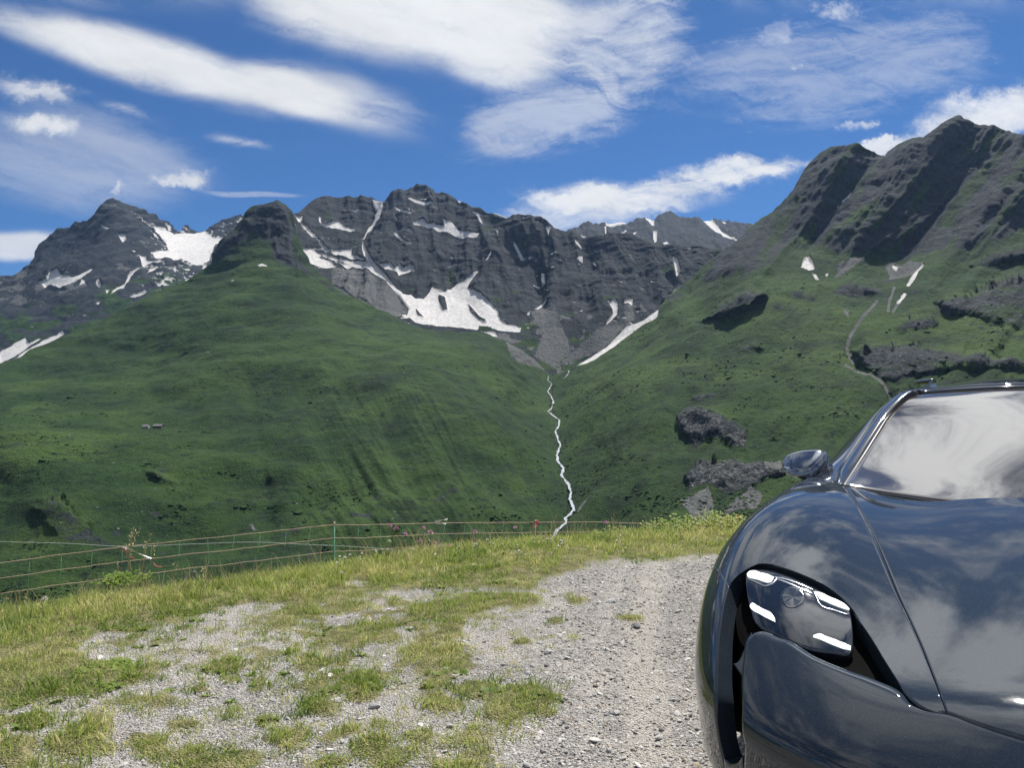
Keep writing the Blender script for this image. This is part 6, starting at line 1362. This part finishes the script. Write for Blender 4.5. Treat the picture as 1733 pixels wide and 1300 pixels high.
# buff clover heads scattered through the turf on the lip
fb = [flower_meshes(550 + k, .012, .10, M_WHITE, 8) for k in range(2)]
for i in range(60):
    x = RNG.uniform(560, 1200); y = np.interp(x, [560, 700, 900, 1100, 1200], [945, 918, 908, 905, 900]) + abs(RNG.normal(0, 14))
    put_flower('clover_flower', x, y, min(float(lip_d(x)) - .05, FPX * (HC - .07) / (y - YH)), fb[i % 2], 'tiny whitish clover head in the short turf of the lip', 'flower', 'clover heads in the turf', RNG.uniform(.7, 1.1))
def stalk(kind, x, ytop, d, hgt, seed, lean):
    rng = np.random.default_rng(seed); mb = MB(); tip = to3(np.array([x * 1.]), np.array([ytop * 1.]), np.array([d]))[0]
    P = curve(np.array([(0, 0, 0), (lean * .25, 0, hgt * .55), (lean, 0, hgt)]), 10); mb.tube(P, np.linspace(.0028, .0012, 10), 5)
    hd = MB(); n = 26 if kind == 'grass' else 40
    for k in range(n):
        t = rng.uniform(.72, 1.0) if kind == 'grass' else rng.uniform(.35, 1.0); c = np.array([np.interp(t, np.linspace(0, 1, 10), P[:, j]) for j in range(3)]); v = rng.normal(size=3) * (.010 if kind == 'grass' else .012); u = rng.normal(size=3); u /= np.linalg.norm(u); w = np.cross(u, [.3, .5, .8]); w /= np.linalg.norm(w); l = .012 if kind == 'grass' else .010
        c = c + v; hd.add([c - u * l, c + w * l * .35, c + u * l, c - w * l * .35], np.array([[0, 1, 2, 3]]))
    root = empty('grass_stalk' if kind == 'grass' else 'dock_stem', (tip[0] - lean, tip[1], tip[2] - hgt)); mb.obj('stem', M_DRYS if kind == 'grass' else M_BROWN, root); hd.obj('seed_head', M_DRYS if kind == 'grass' else M_BROWN, root); return root
M_DRYS = simple('dry_straw', (0.42, 0.36, 0.20), .8)
for i, (x, y, l) in enumerate(sorted([(226, 893, .04), (232, 900, .08), (222, 905, .02), (256, 903, .10), (268, 916, .12), (213, 920, -.05), (246, 922, .03), (300, 955, .05), (198, 950, -.04), (180, 975, -.06), (345, 962, .05), (46, 1000, .02), (10, 1010, -.03)])):
    o = stalk('grass', x, y, 5.75 if x < 330 else 6.0, .42, 600 + i, l); tag(o, 'tall dry grass stalk with a seed head, %s from the left along the lip' % ORD[i], 'grass stalk', 'seeding grass stalks on the lip')
for i, (x, y, l) in enumerate([(1113, 878, .01), (1119, 877, .0), (1125, 881, .015), (1109, 886, -.02), (904, 883, .01), (908, 892, .0)]):
    o = stalk('dock', x, y, 8.1, .34, 640 + i, l); tag(o, ('brown seeded dock stem in the clump beside the leafy weeds at right' if i < 4 else 'brown seeded dock stem beside the red tape on the netting post'), 'plant', 'dock stems at the right end of the netting' if i < 4 else 'dock stems by the red tape')
def leafy_plant(x, y, d, n, Rr, hgt, seed, label):
    rng = np.random.default_rng(seed); p = to3(np.array([x * 1.]), np.array([y * 1.]), np.array([d]))[0]; root = empty('leafy_plant', tuple(p)); tag(root, label, 'plant')
    st, lf = MB(), MB(); tones = []
    for k in range(n):
        a = rng.uniform(0, 6.28); r = Rr * math.sqrt(rng.random()); h = hgt * rng.uniform(.5, 1.0) * (1.1 - .5 * r / Rr); b = np.array([r * math.cos(a), r * math.sin(a), 0]); tpt = b + (rng.normal(0, .03), rng.normal(0, .03), h); st.tube(np.array([b, (b + tpt) / 2 + (.01, 0, 0), tpt]), .0022, 4, False)
        for j in range(7):
            c = b + (tpt - b) * (.25 + .12 * j); aa = j * 2.4 + rng.uniform(0, 1); L_ = .045 * rng.uniform(.7, 1.2); dx, dy = math.cos(aa), math.sin(aa)
            lf.add([c, c + (dx * L_ * .5 - dy * .010, dy * L_ * .5 + dx * .010, .016), c + (dx * L_, dy * L_, .012), c + (dx * L_ * .5 + dy * .010, dy * L_ * .5 - dx * .010, .016)], np.array([[0, 1, 2, 3]])); tones += [rng.random()] * 4
    st.obj('stem', M_STEM, root); lo = lf.obj('leaf', M_LUSH, root); lo.data.attributes.new('tone', 'FLOAT', 'POINT').data.foreach_set('value', np.array(tones, np.float32))
    lo['kind'] = 'stuff'
leafy_plant(1140, 912, 7.75, 60, .35, .24, 700, 'bright green leafy weeds on the lip below the dock stems')
leafy_plant(1048, 918, 7.5, 40, .28, .17, 701, 'low bright green weeds at the lip, just right of the stream foot')
leafy_plant(1205, 896, 8.0, 60, .40, .20, 702, 'leafy green weeds among the cream flowers beside the car')
leafy_plant(940, 934, 7.0, 50, .35, .07, 703, 'flat green leafy patch in front of the netting')
leafy_plant(212, 990, 5.5, 34, .16, .10, 704, 'dense green clump under the knotted warning tape')
leafy_plant(160, 1150, 3.55, 26, .22, .035, 705, 'lush green leaf patch at the edge of the left turf')
